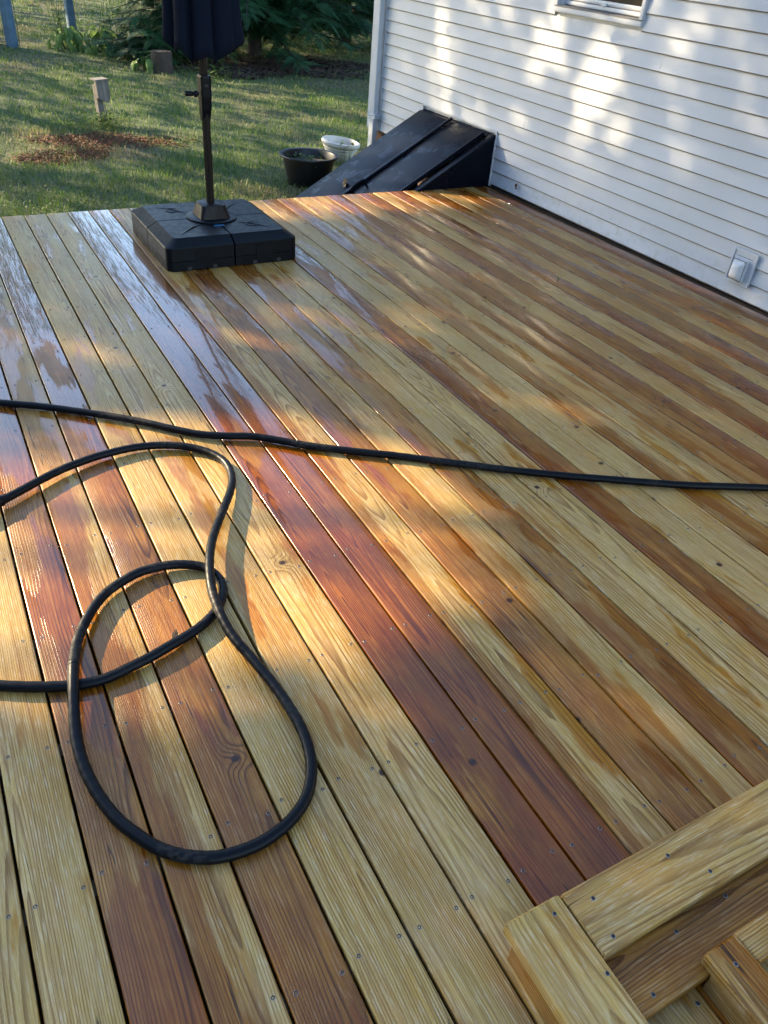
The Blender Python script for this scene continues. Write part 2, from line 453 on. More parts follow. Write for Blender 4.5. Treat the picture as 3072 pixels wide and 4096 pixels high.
def grass_mat():
    t = NT('lawn_grass_blades')
    rnd = t.n('ShaderNodeNewGeometry').outputs['Random Per Island']
    pos = t.n('ShaderNodeTexCoord').outputs['Object']
    big = t.noise(pos, .55, 4., .6); mid = t.noise(pos, 2.6, 3.)
    dryn = t.m('ADD', t.ss(big, .46, .66), t.m('MULTIPLY', t.ss(mid, .5, .75), .35), clamp=True)
    gr = t.mix(rnd, (.055, .118, .023), (.168, .25, .046))
    dry = t.mix(rnd, (.13, .115, .05), (.33, .27, .15))
    c = t.mix(t.m('MULTIPLY', dryn, t.ss(rnd, .15, .6)), gr, dry)
    t.set(t.b.inputs['Base Color'], c); t.b.inputs['Roughness'].default_value = .6
    tr = t.n('ShaderNodeBsdfTranslucent', {0: c})
    ms = t.n('ShaderNodeMixShader', {0: .35}); t.L.new(t.b.outputs[0], ms.inputs[1]); t.L.new(tr.outputs[0], ms.inputs[2])
    t.L.new(ms.outputs[0], t.out.inputs[0])
    return t.mat
M['grass'] = grass_mat()

def ground_mat():
    t = NT('lawn_soil_and_thatch')
    pos = t.n('ShaderNodeTexCoord').outputs['Object']
    big = t.noise(pos, .55, 4., .6); fine = t.noise(pos, 26., 5., .65); mid = t.noise(pos, 4., 4.)
    c = t.mix(t.ss(fine, .35, .68), (.035, .058, .016), (.085, .11, .036))
    c = t.mix(t.m('MULTIPLY', t.ss(big, .44, .66), .6), c, t.mix(fine, (.075, .055, .03), (.15, .12, .065)))
    c = t.mix(t.m('MULTIPLY', t.ss(mid, .55, .75), .5), c, (.03, .05, .016))
    t.set(t.b.inputs['Base Color'], c); t.b.inputs['Roughness'].default_value = .95
    t.set(t.b.inputs['Normal'], t.bump(t.noise(pos, 45., 4.), .8, .03))
    return t.mat
M['ground'] = ground_mat()

def hose_mat():
    t = NT('scuffed_wet_rubber_hose')
    oc = t.n('ShaderNodeTexCoord').outputs['Object']
    n1 = t.noise(oc, 5., 4., .6); n2 = t.noise(oc, 90., 3.)
    dust = t.m('MULTIPLY', t.ss(n1, .50, .66), t.ss(n2, .35, .65))
    t.set(t.b.inputs['Base Color'], t.mix(t.m('MULTIPLY', dust, .7), (.0028, .0034, .0048), (.035, .031, .027)))
    t.set(t.b.inputs['Roughness'], t.mixf(dust, .36, .75))
    t.b.inputs['Specular IOR Level'].default_value = .14
    t.set(t.b.inputs['Normal'], t.bump(t.noise(oc, 420., 2.), .25, .001))
    return t.mat
M['black_rubber'] = hose_mat()

def bulkhead_mat():
    t = NT('wet_black_painted_steel')
    oc = t.n('ShaderNodeTexCoord').outputs['Object']
    n1 = t.noise(oc, 5., 5., .65); n2 = t.noise(oc, 60., 3.)
    wet = t.ss(n1, .54, .58)
    t.set(t.b.inputs['Base Color'], t.mix(t.ss(n2, .3, .75), (.0018, .003, .007), (.0035, .0055, .0115)))
    t.set(t.b.inputs['Roughness'], t.mixf(wet, .34, .26))
    t.b.inputs['Specular IOR Level'].default_value = .10
    t.set(t.b.inputs['Coat Weight'], t.mixf(wet, .01, .10)); t.b.inputs['Coat Roughness'].default_value = .07
    h = t.m('ADD', t.m('MULTIPLY', wet, .6), t.m('MULTIPLY', n2, .5))
    t.set(t.b.inputs['Normal'], t.bump(h, .25, .002))
    return t.mat
M['bulkhead'] = bulkhead_mat()

# ------------------------------------------------------------------ ground
gm = MB(); gm.add([(-120, -60, YARD), (160, -60, YARD), (160, 240, YARD), (-120, 240, YARD)], [(0, 1, 2, 3)])
tag(gm.build('lawn_ground', M['ground']), kind='structure')
um = MB(); um.add([(-2.2, -2, YARD + .006), (4.6, -2, YARD + .006), (4.6, DECK_FAR - .05, YARD + .006), (-2.2, DECK_FAR - .05, YARD + .006)], [(0, 1, 2, 3)])
tag(um.build('bare_soil', M['soil_dark']), kind='structure')

# ------------------------------------------------------------------ deck
deck = thing('deck', 'wet wooden deck of long yellow and red brown boards beside the white house', 'deck')
PITCH, BW, TH = .143, .1362, .026
X0 = -.1736 + .0032           # left side of board 0 (gap centre + half a gap)
TONES = {-8:(.2,.2,9),-7:(.6,.6,9),-6:(.1,.1,9),-5:(.3,.3,9),-4:(.1,.1,9),-3:(.1,.1,9),-2:(.2,.2,9),-1:(.08,.08,9),0:(.08,.08,9),1:(.92,.92,9),2:(.62,.12,.22),3:(.98,.98,9),
 4:(.08,.08,9),5:(.16,.16,9),6:(.05,.05,9),7:(1.,1.,9),8:(.95,.95,9),9:(.8,.12,-.2),10:(.9,.9,9),11:(.6,.12,-.18),12:(.72,.6,9),13:(.15,.15,9),14:(.1,.1,9),
 15:(1.,1.,9),16:(.12,.12,9),17:(.1,.15,9),18:(.7,.1,.1),19:(.14,.14,9),20:(.55,.1,.0),21:(.92,.8,9),22:(.25,.25,9),23:(1.,1.,9),24:(.2,.2,9),25:(.95,.95,9),26:(.3,.3,9),
 27:(.85,.7,9),28:(.3,.3,9),29:(.9,.9,9),30:(.3,.3,9),31:(.9,.9,9)}
WETS = {-1:.1,0:.1,1:.75,2:.55,3:.45,4:.1,5:.2,6:.0,7:1.3,8:1.3,9:.45,10:.35,11:.4,12:.7,13:.2,14:.15,15:.6,16:.15,17:.2}
FILM = {-4:.6,-3:.8,-2:.3,-1:.25,0:.35,1:1.,2:.55,3:1.,4:.2,5:.45,6:.5,7:1.9,8:1.9,9:.2,10:.6,12:.4,15:.5}
DLEN0, DLEN1 = -1.6, DECK_FAR
bm_ = MB(); bm_.bbox((-BW/2, DLEN0 - 2.2, -TH), (BW/2, DLEN1 - 2.2, 0), .0045)
board_me = bm_.mesh('deck_board', M['deck'], smooth=35)
rr = random.Random(5)
boards = {}
def wood_props(o, tone, tone2=None, split=9, wet=.3, seed=None, px=None, pz=None, tilt=None, film=.1):
    o['film'] = float(film)
    o['seed'] = float(rr.uniform(0, 9)) if seed is None else seed
    o['tone'] = float(tone); o['tone2'] = float(tone if tone2 is None else tone2); o['split'] = float(split); o['wet'] = float(wet)
    o['pithx'] = float(rr.uniform(-.07, .07)) if px is None else px
    o['pithz'] = float(rr.uniform(-.075, -.012)) if pz is None else pz
    o['tilt'] = float(rr.uniform(-.012, .012)) if tilt is None else tilt
for k in range(-8, 32):
    b = link('deck_board', board_me, deck, (X0 + k * PITCH + BW/2 + rr.uniform(-.0008, .0008), 2.2 + rr.uniform(-.006, .002), rr.uniform(-.0012, .0008)), (0, rr.uniform(-.004, .004), 0))
    tn = TONES.get(k, (.3, .3, 9))
    wood_props(b, tn[0], tn[1], tn[2], WETS.get(k, (rr.uniform(.1, .5) if tn[0] < .4 else rr.uniform(.5, 1.))), film=FILM.get(k, .15))
    boards[k] = b
# framing under the boards
JO = [.626 + .4045 * j for j in range(-5, 13)]
jm = MB(); jm.box((-1.4, -.019, -.21), (4.38, .019, -TH - .002)); jme = jm.mesh('joist', M['joist'])
for yy in JO: link('joist', jme, deck, (0, yy, 0))
rm = MB(); rm.box((-1.4, DECK_FAR - .045, -.24), (4.40, DECK_FAR - .008, -TH - .002)); ro = rm.build('rim_joist', M['joist'], deck)
pm = MB(); pm.box((-.05, -.05, YARD - .1), (.05, .05, -.26)); pme = pm.mesh('support_post', M['joist'])
for xx in (-1., 1.2, 3.4): link('support_post', pme, deck, (xx, DECK_FAR - .12, 0))
# screws: the nearest ones singly, the rest in one piece
sm = MB()
sm.lathe([(.0052, -.004), (.0052, .0004), (.0043, .0010)], 10); sm.mi = 1
sm.lathe([(.0043, .0010), (.0026, .0004), (.0022, -.0002)], 10, cap1=True)
screw_me = sm.mesh('screw', [M['steel'], M['screw_dark']])
spots = []
for k in boards:
    for yy in JO:
        for s_ in (-1, 1):
            xx = X0 + k * PITCH + BW/2 + s_ * (BW/2 - .021) + rr.uniform(-.005, .005)
            spots.append((k, xx, yy + rr.uniform(-.012, .012)))
def infront(xx, yy, z=0):
    d = Vector((xx, yy, z - CAM_H)); w = d.dot(F_)
    if w < .2: return None
    return 1536 + FPX * d.dot(RV) / w, 2048 - FPX * d.dot(UV) / w, w
vis = []
rest = []
for sp_ in spots:
    q = infront(sp_[1], sp_[2])
    if q and -60 < q[0] < 3130 and 0 < q[1] < 4160: vis.append((q[2], sp_))
    else: rest.append(sp_)
vis.sort()
for w, (k, xx, yy) in vis[:290]:
    b = boards[k]
    link('screw', screw_me, b, (xx - b.location.x, yy - b.location.y, -b.location.z * 0))
rest += [v[1] for v in vis[290:]]
sm2 = MB()
for (k, xx, yy) in rest:
    Mx = Matrix.Translation((xx, yy, .0006))
    sm2.mi = 0; sm2.lathe([(.0052, -.003), (.0050, .0006)], 8, Mx); sm2.mi = 1; sm2.lathe([(.0050, .0006), (.0030, .0002)], 8, Mx, cap1=True)
tag(sm2.build('screw_heads', [M['steel'], M['screw_dark']], deck), kind='stuff')

# ------------------------------------------------------------------ house
HOUSE_LOC, HOUSE_ROT = (4.442, 5.94, 0), (.0099, 0, .0206)
house = thing('house', 'white vinyl sided house wall along the right side of the deck', 'house', HOUSE_LOC, HOUSE_ROT)
CO, C0 = .1015, .1320
YL, YR = 2.045, -8.2
def plank(y0, y1, zb, zt, bottom_x=-.014, holes=None):
    mb = MB()
    prof = [(-.002, zt), (-.0035, zt - .004), (bottom_x, zb + .0055), (bottom_x + .0030, zb), (bottom_x + .006, zb - .001), (.004, zb + .001), (.004, zt)]
    n = len(prof)
    vs = [(p[0], y0, p[1]) for p in prof] + [(p[0], y1, p[1]) for p in prof]
    fs = [(i, n + i, n + (i + 1) % n, (i + 1) % n) for i in range(n)] + [tuple(range(n)), tuple(range(2*n - 1, n - 1, -1))]
    mb.add(vs, [tuple(reversed(f)) for f in fs])
    mb.m[2] = 1; mb.m[3] = 1  # lower lip faces take the painted lap shadow colour
    return mb
WIN = (-1.375, -.460, 1.372, 2.55)      # y0 y1 z0 z1 of the window's outer casing
BUL = (.030, 1.215, .448)               # bulkhead trim y0 y1 top
rs = random.Random(3)
for i in range(-1, 27):
    zb, zt = C0 + CO * i, C0 + CO * (i + 1) + .003
    if i == -1: zb = .022
    spans = [(YR, YL)]
    def cut(sp, a, b):
        out = []
        for (p, q_) in sp:
            if b <= p or a >= q_: out.append((p, q_)); continue
            if a > p: out.append((p, a))
            if b < q_: out.append((b, q_))
        return out
    if zb + CO * .5 < BUL[2]: spans = cut(spans, BUL[0], BUL[1])
    zmid = zb + CO * .5
    if WIN[2] < zmid < WIN[3]: spans = cut(spans, WIN[0], WIN[1])
    fin = []
    for (p, q_) in spans:
        if q_ - p > 3.7:
            j = rs.choice([-1.6, -2.1, .62, -2.9, -.3, .35]) if p < -3 else None
            if j is not None and p < j < q_: fin += [(p, j, 0), (j - .02, q_, 1)]; continue
        fin.append((p, q_, 0))
    for (p, q_, lift) in fin:
        z0 = zb
        if i == -1 and p > 1.0: z0 = .036
        plank(p, q_, z0, zt, -.016 - .0012 * lift).build('siding_plank', [M['siding'], M['shade_grime']], house)
bk = MB(); bk.box((.0045, YR, .03), (.12, YL + .1995, WIN[2] + .035)); bk.box((.0045, YR, WIN[3] - .03), (.12, YL + .1995, 2.95)); bk.box((.0045, YR, WIN[2] + .0352), (.12, WIN[0] + .03, WIN[3] - .0302)); bk.box((.0045, WIN[1] - .03, WIN[2] + .0352), (.12, YL + .1995, WIN[3] - .0302)); bk.build('wall_sheathing', M['trim_white'], house)
fd = MB(); fd.box((.03, YR, -.6), (.14, YL + .16, .0295)); fd.build('foundation', M['brick_red'], house)
# end corner board and downspout with its strap
cb = MB(); cb.box((-.024, YL + .125, .028), (.0045, YL + .262, 2.95)); cb.box((.0046, YL + .2, .028), (.16, YL + .262, 2.95))
cb.build('corner_board', M['trim_white'], house)
cj = MB(); cj.box((-.020, YL, .034), (.0044, YL + .024, 2.95)); cj.build('siding_channel', M['trim_white'], house)
ds = MB(); ds.bbox((-.085, YL + .022, -.46), (-.026, YL + .118, 2.9), .008, ax=2); dso = ds.build('downspout', M['trim_white'], house, smooth=35)
st = MB()
for dz in (0, .016, .032): st.bbox((-.090, YL - .012, .150 + dz), (-.0255, YL + .124, .163 + dz), .003, ax=1)
st.build('strap', M['trim_white'], dso, smooth=35)
# trim strips round the bulkhead
t1 = MB(); t1.box((-.020, BUL[0], BUL[2] - .016), (.004, BUL[1], BUL[2] + .004)); t1.build('trim_strip', M['trim_white'], house)
t2 = MB(); t2.box((-.022, BUL[0] - .018, .004), (.004, BUL[0] - .001, BUL[2] + .004)); t2.build('trim_strip', M['trim_white'], house)
t3 = MB(); t3.box((-.022, BUL[1] + .001, .20), (.004, BUL[1] + .012, BUL[2] + .004)); t3.build('trim_strip', M['trim_white'], house)
# ledger recess beside the deck
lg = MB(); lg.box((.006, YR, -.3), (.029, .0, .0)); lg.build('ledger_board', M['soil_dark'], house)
# window
y0, y1, z0, z1 = WIN
win = MB()
fr = .052
win.bbox((-.034, y0, z0), (.0, y1, z0 + .040), .005, ax=1)
win.bbox((-.034, y0, z0 + .0405), (.0, y0 + .034, z1), .005, ax=2)
win.bbox((-.034, y1 - .034, z0 + .0405), (.0, y1, z1), .005, ax=2)
win.bbox((-.034, y0 + .0345, z1 - .04), (.0, y1 - .0345, z1), .005, ax=1)
wo = win.build('window', M['trim_white'], house, smooth=35)
si = MB()
iy0, iy1 = y0 + .0345, y1 - .0345
si.add([(-.016, iy0, z0 + .0405), (-.016, iy1, z0 + .0405), (.072, iy0, z0 + .050), (.072, iy1, z0 + .050), (-.016, iy0, z0 + .02), (-.016, iy1, z0 + .02)], [(0, 1, 3, 2), (0, 4, 5, 1)])
si.build('sill', M['trim_white'], wo)
jb = MB()
jb.box((-.004, iy0, z0 + .045), (.09, iy0 + .004, z1 - .041)); jb.box((-.004, iy1 - .004, z0 + .045), (.09, iy1, z1 - .041))
jb.box((.03, iy1 - .05, z0 + .055), (.07, iy1 - .0045, z1 - .041))
jb.box((.03, iy0 + .0045, z0 + .055), (.07, iy0 + .03, z1 - .041))
jb.build('jamb', M['trim_white'], wo)
sa = MB(); ya, yb = iy0 + .031, iy1 - .051
sa.bbox((.022, ya, z0 + .054), (.062, yb, z0 + .077), .004, ax=1)
sa.bbox((.032, ya, z0 + .083), (.066, yb, z0 + .110), .004, ax=1)
sa.bbox((.032, ya, z0 + .1105), (.066, ya + .035, z1 - .05), .004, ax=2)
sa.bbox((.032, yb - .035, z0 + .1105), (.066, yb, z1 - .05), .004, ax=2)
sa.bbox((.032, ya + .036, z0 + .60), (.066, yb - .036, z0 + .64), .004, ax=1)
sa.build('sash', M['trim_white'], wo, smooth=35)
gl = MB(); gl.box((.050, ya + .03, z0 + .105), (.053, yb - .03, z1 - .045)); gl.build('glass', M['dark_glass'], wo)
rm_ = MB(); rm_.box((.125, y0 - .2, z0 - .1), (.13, y1 + .2, z1 + .1)); rm_.build('dim_room', M['interior'], wo)
gk = MB(); gk.box((.030, ya + .001, z0 + .0765), (.060, yb - .001, z0 + .0835)); gk.box((.030, ya - .004, z0 + .051), (.058, ya - .0005, z1 - .06)); gk.box((.030, yb + .0005, z0 + .051), (.058, yb + .004, z1 - .06)); gk.box((.024, ya, z0 + .0505), (.058, yb, z0 + .0535)); gk.build('weather_strip', M['shade_grime'], wo)
gk = MB(); gk.box((-.0375, y0 + .002, z0 + .036), (-.014, y1 - .002, z0 + .0425)); gk.box((-.012, iy0 + .005, z0 + .0412), (.002, iy1 - .005, z0 + .0462)); gk.build('caulk_line', M['shade_grime'], wo)
lt = MB(); lt.bbox((.010, (ya+yb)/2 - .03, z0 + .078), (.030, (ya+yb)/2 + .02, z0 + .094), .003, ax=1); lt.build('latch', M['trim_white'], wo)
# eave and roof well above the frame
ev = MB(); ev.box((-.40, YR - .3, 2.86), (.3, YL + .45, 2.98)); ev.build('eave', M['trim_white'], house)
rf = MB(); rf.add([(-.45, YR - .35, 2.99), (-.45, YL + .5, 2.99), (3.6, YL + .5, 5.1), (3.6, YR - .35, 5.1)], [(0, 1, 2, 3)]); rf.build('roof', simple('grey_shingle', (.08, .08, .085), .9), house)

# outlet cover near the deck
def house_pt(x, y, z):
    Mh = Matrix.Translation(HOUSE_LOC) @ Matrix.Rotation(HOUSE_ROT[2], 4, 'Z') @ Matrix.Rotation(HOUSE_ROT[0], 4, 'X')
    return Mh @ Vector((x, y, z))
vt = thing('outlet_cover', 'white plastic weatherproof outlet cover on mounting plate low on the siding', 'outlet cover', house_pt(-.014, -2.73, .215), HOUSE_ROT)
v = MB(); v.bbox((-.012, -.092, -.104), (-.002, .092, .104), .004, ax=2)
vp = v.build('mounting_plate', M['trim_white'], vt, smooth=35)
v = MB()
for (a, b_) in (((-.020, -.092, -.104), (-.0125, .092, -.092)), ((-.020, -.092, .092), (-.0125, .092, .104)), ((-.020, -.092, -.0915), (-.0125, -.080, .0915)), ((-.020, .080, -.0915), (-.0125, .092, .0915))):
    v.box(a, b_)
v.build('raised_rim', M['trim_white'], vt)
v = MB(); v.box((-.0128, -.062, .060), (-.0122, .062, .063)); v.build('slot', M['screw_dark'], vt)
v = MB(); v.bbox((-.048, -.048, -.078), (-.0125, .046, .052), .006, ax=2); v.build('box_back', M['trim_white'], vt, smooth=35)
v = MB()
N = 12; vs = []; fs = []
for i in range(N + 1):
    for j in range(N + 1):
        a, b_ = i / N, j / N
        e = (1 - abs(2*a - 1) ** 3.2) * (1 - abs(2*b_ - 1) ** 3.2)
        vs.append((-.052 - .032 * e ** .6, -.046 + .089 * a, -.075 + .122 * b_))
for i in range(N):
    for j in range(N): fs.append((i*(N+1)+j, i*(N+1)+j+1, (i+1)*(N+1)+j+1, (i+1)*(N+1)+j))
v.add(vs, fs); v.build('bubble_lid', simple('clear_grey_lid', (.60, .60, .60), .12, nscale=8), vt, smooth='all')
v = MB(); v.box((-.0535, -.047, -.077), (-.0485, .045, .051)); v.build('lid_seam', simple('grey_gasket', (.16, .16, .16), .6), vt)

# ------------------------------------------------------------------ bulkhead cellar door
B = thing('cellar_door', 'black sloped steel cellar bulkhead door against the white siding', 'cellar door', house_pt(0, .6, 0), (0, 0, HOUSE_ROT[2]))
# local: x away from wall is negative, y along the wall, z up; leaf plane falls from (0,.43) by .555
SLO = -.42; sl_ = .555; LX = -1.50; ang = math.atan(sl_)
def bz(x): return .420 + sl_ * x
ya, yb = -.575, .59
for yy, nm in ((ya, 'near'), (yb, 'far')):
    p = MB(); s0, s1 = (yy - .006, yy) if nm == 'near' else (yy, yy + .006)
    xs = [-.014, LX]; pts = [(-.014, -.50), (LX, -.50), (LX, bz(LX) - .02), (-.014, bz(-.014) - .02)]
    p.add([(a, s0, c) for a, c in pts] + [(a, s1, c) for a, c in pts], [(0,1,2,3), (7,6,5,4), (0,4,5,1), (1,5,6,2), (2,6,7,3), (3,7,4,0)])
    p.build('side_panel', M['bulkhead'], B)
def slopebox(mb, xa, xb, y0_, y1_, h0, h1, bev=.004):
    Ms = Matrix.Translation((0, 0, .420)) @ Matrix.Rotation(-ang, 4, 'Y')
    ca = math.cos(ang)
    mb.bbox((xa / ca, y0_, h0), (xb / ca, y1_, h1), bev, Ms, ax=0)
p = MB(); slopebox(p, LX, -.016, ya - .012, ya + .060, -.03, .004); slopebox(p, LX, -.016, yb - .04, yb + .012, -.03, .004); slopebox(p, -.06, -.012, ya + .0605, yb - .0405, -.03, .002)
p.build('frame', M['bulkhead'], B, smooth=35)
mid = .055
p = MB(); slopebox(p, LX, -.062, mid + .003, yb - .012, .006, .026); p.build('door_leaf', M['bulkhead'], B, smooth=35)
p = MB(); slopebox(p, LX, -.062, ya + .085, mid - .003, .006, .024); lf = p.build('door_leaf', M['bulkhead'], B, smooth=35)
p = MB(); slopebox(p, LX, -.040, mid - .022, mid + .022, .028, .046, .008); p.build('centre_lap', M['bulkhead'], B, smooth=35)
p = MB(); slopebox(p, LX, -.062, ya + .086, ya + .110, .0245, .040, .006); p.build('edge_lip', M['bulkhead'], lf, smooth=35)
p = MB(); Ms = Matrix.Translation((0, 0, .420)) @ Matrix.Rotation(-ang, 4, 'Y')
hp = [Ms @ Vector(a) for a in [(-1.22, mid - .06, .03), (-1.22, mid - .06, .065), (-1.15, mid - .06, .075), (-1.08, mid - .06, .065), (-1.08, mid - .06, .03)]]
p.tube(catmull(hp, 4), .012, 8); p.build('handle', M['bulkhead'], B, smooth='all')

# ------------------------------------------------------------------ step box in the near corner
box = thing('step_box', 'raised lumber step box of capped boards at the near right corner of the deck', 'step box', (.77, .3, 0))
def lum(name, x0, x1, y0_, y1_, zt, th, along, tone, wet=.25, b=.005, tone2=None, split=9):
    """one board with its length on local Y"""
    cx, cy = (x0 + x1) / 2, (y0_ + y1_) / 2
    L_, Wd = (y1_ - y0_, x1 - x0) if along == 'y' else (x1 - x0, y1_ - y0_)
    mb = MB(); mb.bbox((-Wd/2, -L_/2, -th), (Wd/2, L_/2, 0), b)
    o = mb.build(name, M['deck'], box, smooth=35, loc=(cx - .77, cy - .3, zt), rot=(0, 0, 0 if along == 'y' else R_(90)))
    wood_props(o, tone, tone2, split, wet)
    return o
capA = lum('cap_board', .696, .838, -.75, .517, .100, .036, 'y', .0, -1.5)
capA['pithx'] = .02; capA['pithz'] = -.09
capB = lum('cap_board', .8425, 2.1, .3745, .5135, .100, .036, 'x', .25, -1.)
capB['pithz'] = -.13; capB['seed'] = 4.2
trd = lum('tread_board', .842, 2.1, .2575, .3975, .055, .034, 'x', .85, -1.); trd['pithz'] = -.028; trd['tilt'] = .02; trd['seed'] = 2.9
s1 = lum('slat', .880, 1.0195, -.75, .30, .012, .034, 'y', .35, .2); 
s2 = lum('slat', .7375, .8755, -.75, .30, .012, .034, 'y', .35, .2)
e1 = lum('rail_cap', 1.032, 1.122, -.75, .2835, .100, .036, 'y', .5, .3); e1['seed'] = 6.1
e2 = lum('cross_board', 1.1245, 1.62, .2215, .2865, .098, .036, 'x', .3, .3)
e3 = lum('cross_board', 1.30, 1.40, -.3, .2205, .099, .036, 'y', .7, .3)
def lumv(name, lo, hi, tone, rot):
    """standing board: local X is height, local Y length"""
    x0, y0_, z0_ = lo; x1, y1_, z1_ = hi
    mb = MB()
    if rot == 'y':
        mb.bbox((-(z1_-z0_)/2, -(y1_-y0_)/2, -(x1-x0)/2), ((z1_-z0_)/2, (y1_-y0_)/2, (x1-x0)/2), .004)
        o = mb.build(name, M['deck'], box, smooth=35, loc=((x0+x1)/2 - .77, (y0_+y1_)/2 - .3, (z0_+z1_)/2), rot=(0, R_(-90), 0))
    else:
        mb.bbox((-(z1_-z0_)/2, -(x1-x0)/2, -(y1_-y0_)/2), ((z1_-z0_)/2, (x1-x0)/2, (y1_-y0_)/2), .004)
        o = mb.build(name, M['deck'], box, smooth=35, loc=((x0+x1)/2 - .77, (y0_+y1_)/2 - .3, (z0_+z1_)/2), rot=(0, R_(-90), R_(90)))
    wood_props(o, tone, wet=.3)
    return o
lumv('side_board', (.700, -.75, -.0), (.736, .486, .0635), .62, 'y')
lumv('side_board', (.7365, .410, .0005), (2.0, .446, .0635), .4, 'x')
lumv('side_board', (1.038, -.75, -.16), (1.074, .256, .0635), .45, 'y')
lumv('side_board', (.842, .302, -.16), (2.0, .336, .0195), .5, 'x')
for (xx, yy, zz) in ((.804, .486, .1), (.825, .345, .1), (.835, .18, .1), (.90, .475, .1), (1.12, .475, .1), (.885, .395, .1), (1.18, .405, .1), (1.04, .352, .055), (.905, .282, .055), (1.2, .36, .055), (1.075, .24, .1), (1.30, .262, .098), (.92, .225, .012), (1.0, .235, .012)):
    link('screw', screw_me, box, (xx - .77, yy - .3, zz + .0003))

# ------------------------------------------------------------------ hoses
def hose(name, label, pts, r, endcap=True):
    path = catmull(pts, 7)
    o = thing(name, label, 'hose', (path[0].x, path[0].y, 0))
    rads = [r * (1 + .025 * math.sin(i * 1.7)) for i in range(len(path))]
    mb = MB(); mb.tube([p - o.location for p in path], rads, 14)
    mb.build('tube', M['black_rubber'], o, smooth='all')
    return o, path
HR = .0152
def HP(px, py, h=0.0): return to_ground(px, py, HR + h) + Vector((0, 0, .0005))
D = 1.8517
up = [(-420, 828), (-200, 848), (0, 870), (80, 877), (150, 886), (225, 897), (300, 910), (370, 926), (430, 938), (490, 942), (545, 943), (600, 951), (660, 962), (720, 970), (800, 979), (850, 984), (920, 993), (1000, 1003), (1080, 1013), (1200, 1026), (1320, 1036), (1420, 1044), (1500, 1049), (1600, 1052), (1700, 1056), (1850, 1068), (2100, 1085)]
lift = {9: .004, 10: .005, 11: .004}
hose('garden_hose', 'long black hose stretched straight across the deck in front of the umbrella base', [HP(a * D, b * D, lift.get(i, .002)) for i, (a, b) in enumerate(up)], HR)
c1 = lambda a, b: (a * .60277, 1700 + b * .60277)
c2 = lambda a, b: (200 + a * .66305, 2600 + b * .66305)
seq = [(c1(10, 500), 0.014), (c1(60, 478), 0.012), (c1(160, 425), 0.011), (c1(270, 365), 0.01), (c1(400, 300), 0.009), (c1(520, 252), 0.008), (c1(640, 210), 0.007), (c1(760, 178), 0.006), (c1(880, 152), 0.005), (c1(1000, 138), 0.004), (c1(1100, 135), 0.004), (c1(1200, 140), 0.004), (c1(1300, 157), 0.003), (c1(1400, 188), 0.0037), (c1(1480, 235), 0.0045), (c1(1525, 295), 0.006), (c1(1540, 370), 0.0083), (c1(1525, 450), 0.0112), (c1(1490, 540), 0.015), (c1(1450, 640), 0.0195), (c1(1415, 740), 0.024), (c1(1395, 840), 0.0277), (c1(1390, 930), 0.0307), (c1(1395, 1020), 0.0315), (c1(1410, 1110), 0.03), (c1(1440, 1200), 0.0263), (c1(1480, 1290), 0.0195), (c1(1530, 1380), 0.012), (c1(1590, 1460), 0.008), (c1(1650, 1525), 0.003),
 (c2(1310, 160), 0.001), (c2(1380, 250), 0.001), (c2(1440, 340), 0.001), (c2(1495, 430), 0.0), (c2(1540, 530), 0.0), (c2(1570, 640), 0.0), (c2(1577, 740), 0.0), (c2(1560, 850), 0.0), (c2(1520, 940), 0.0), (c2(1450, 1030), 0.0), (c2(1370, 1100), 0.0), (c2(1270, 1165), 0.0), (c2(1150, 1215), 0.0), (c2(1020, 1248), 0.0), (c2(900, 1253), 0.0), (c2(770, 1235), 0.0), (c2(640, 1190), 0.002), (c2(530, 1120), 0.003), (c2(420, 1035), 0.004), (c2(330, 930), 0.006), (c2(260, 820), 0.009), (c2(205, 700), 0.012), (c2(170, 580), 0.017), (c2(150, 450), 0.022), (c2(142, 320), 0.026), (c2(140, 200), 0.028), (c2(142, 80), 0.027),
 (c1(490, 1600), 0.026), (c1(500, 1500), 0.0084), (c1(525, 1400), 0.0077), (c1(570, 1300), 0.007), (c1(630, 1200), 0.0063), (c1(710, 1110), 0.006), (c1(810, 1040), 0.006), (c1(920, 980), 0.006), (c1(1040, 945), 0.0056), (c1(1150, 928), 0.0049), (c1(1250, 928), 0.0038), (c1(1350, 945), 0.0024), (c1(1420, 985), 0.0014), (c1(1465, 1040), 0.0007), (c1(1480, 1100), 0.0003), (c1(1465, 1170), 0.0), (c1(1420, 1250), 0.0003), (c1(1340, 1330), 0.001), (c1(1240, 1400), 0.0017), (c1(1120, 1470), 0.005), (c1(1000, 1540), 0.004), (c1(880, 1600), 0.003),
 (c2(330, 175), 0.0), (c2(170, 210), 0.0), (c2(0, 222), 0.0), ((60, 2746), 0), ((-60, 2738), 0), ((-250, 2718), 0)]
h2, path2 = hose('garden_hose', 'black hose curled in a figure of eight loop on the near left of the deck', [HP(a, b, h) for ((a, b), h) in seq], HR)
p0, p1 = path2[0] - h2.location, path2[1] - h2.location
dv = (p0 - p1).normalized()
mb = MB(); mb.tube([p0 + dv * a for a in (-.028, -.022, -.006, .0, .014, .018, .034, .038, .10)], [.0135, .0165, .017, .021, .021, .0175, .0175, .015, .013], 14)
mb.build('coupling', M['black_plastic'], h2, smooth=40)

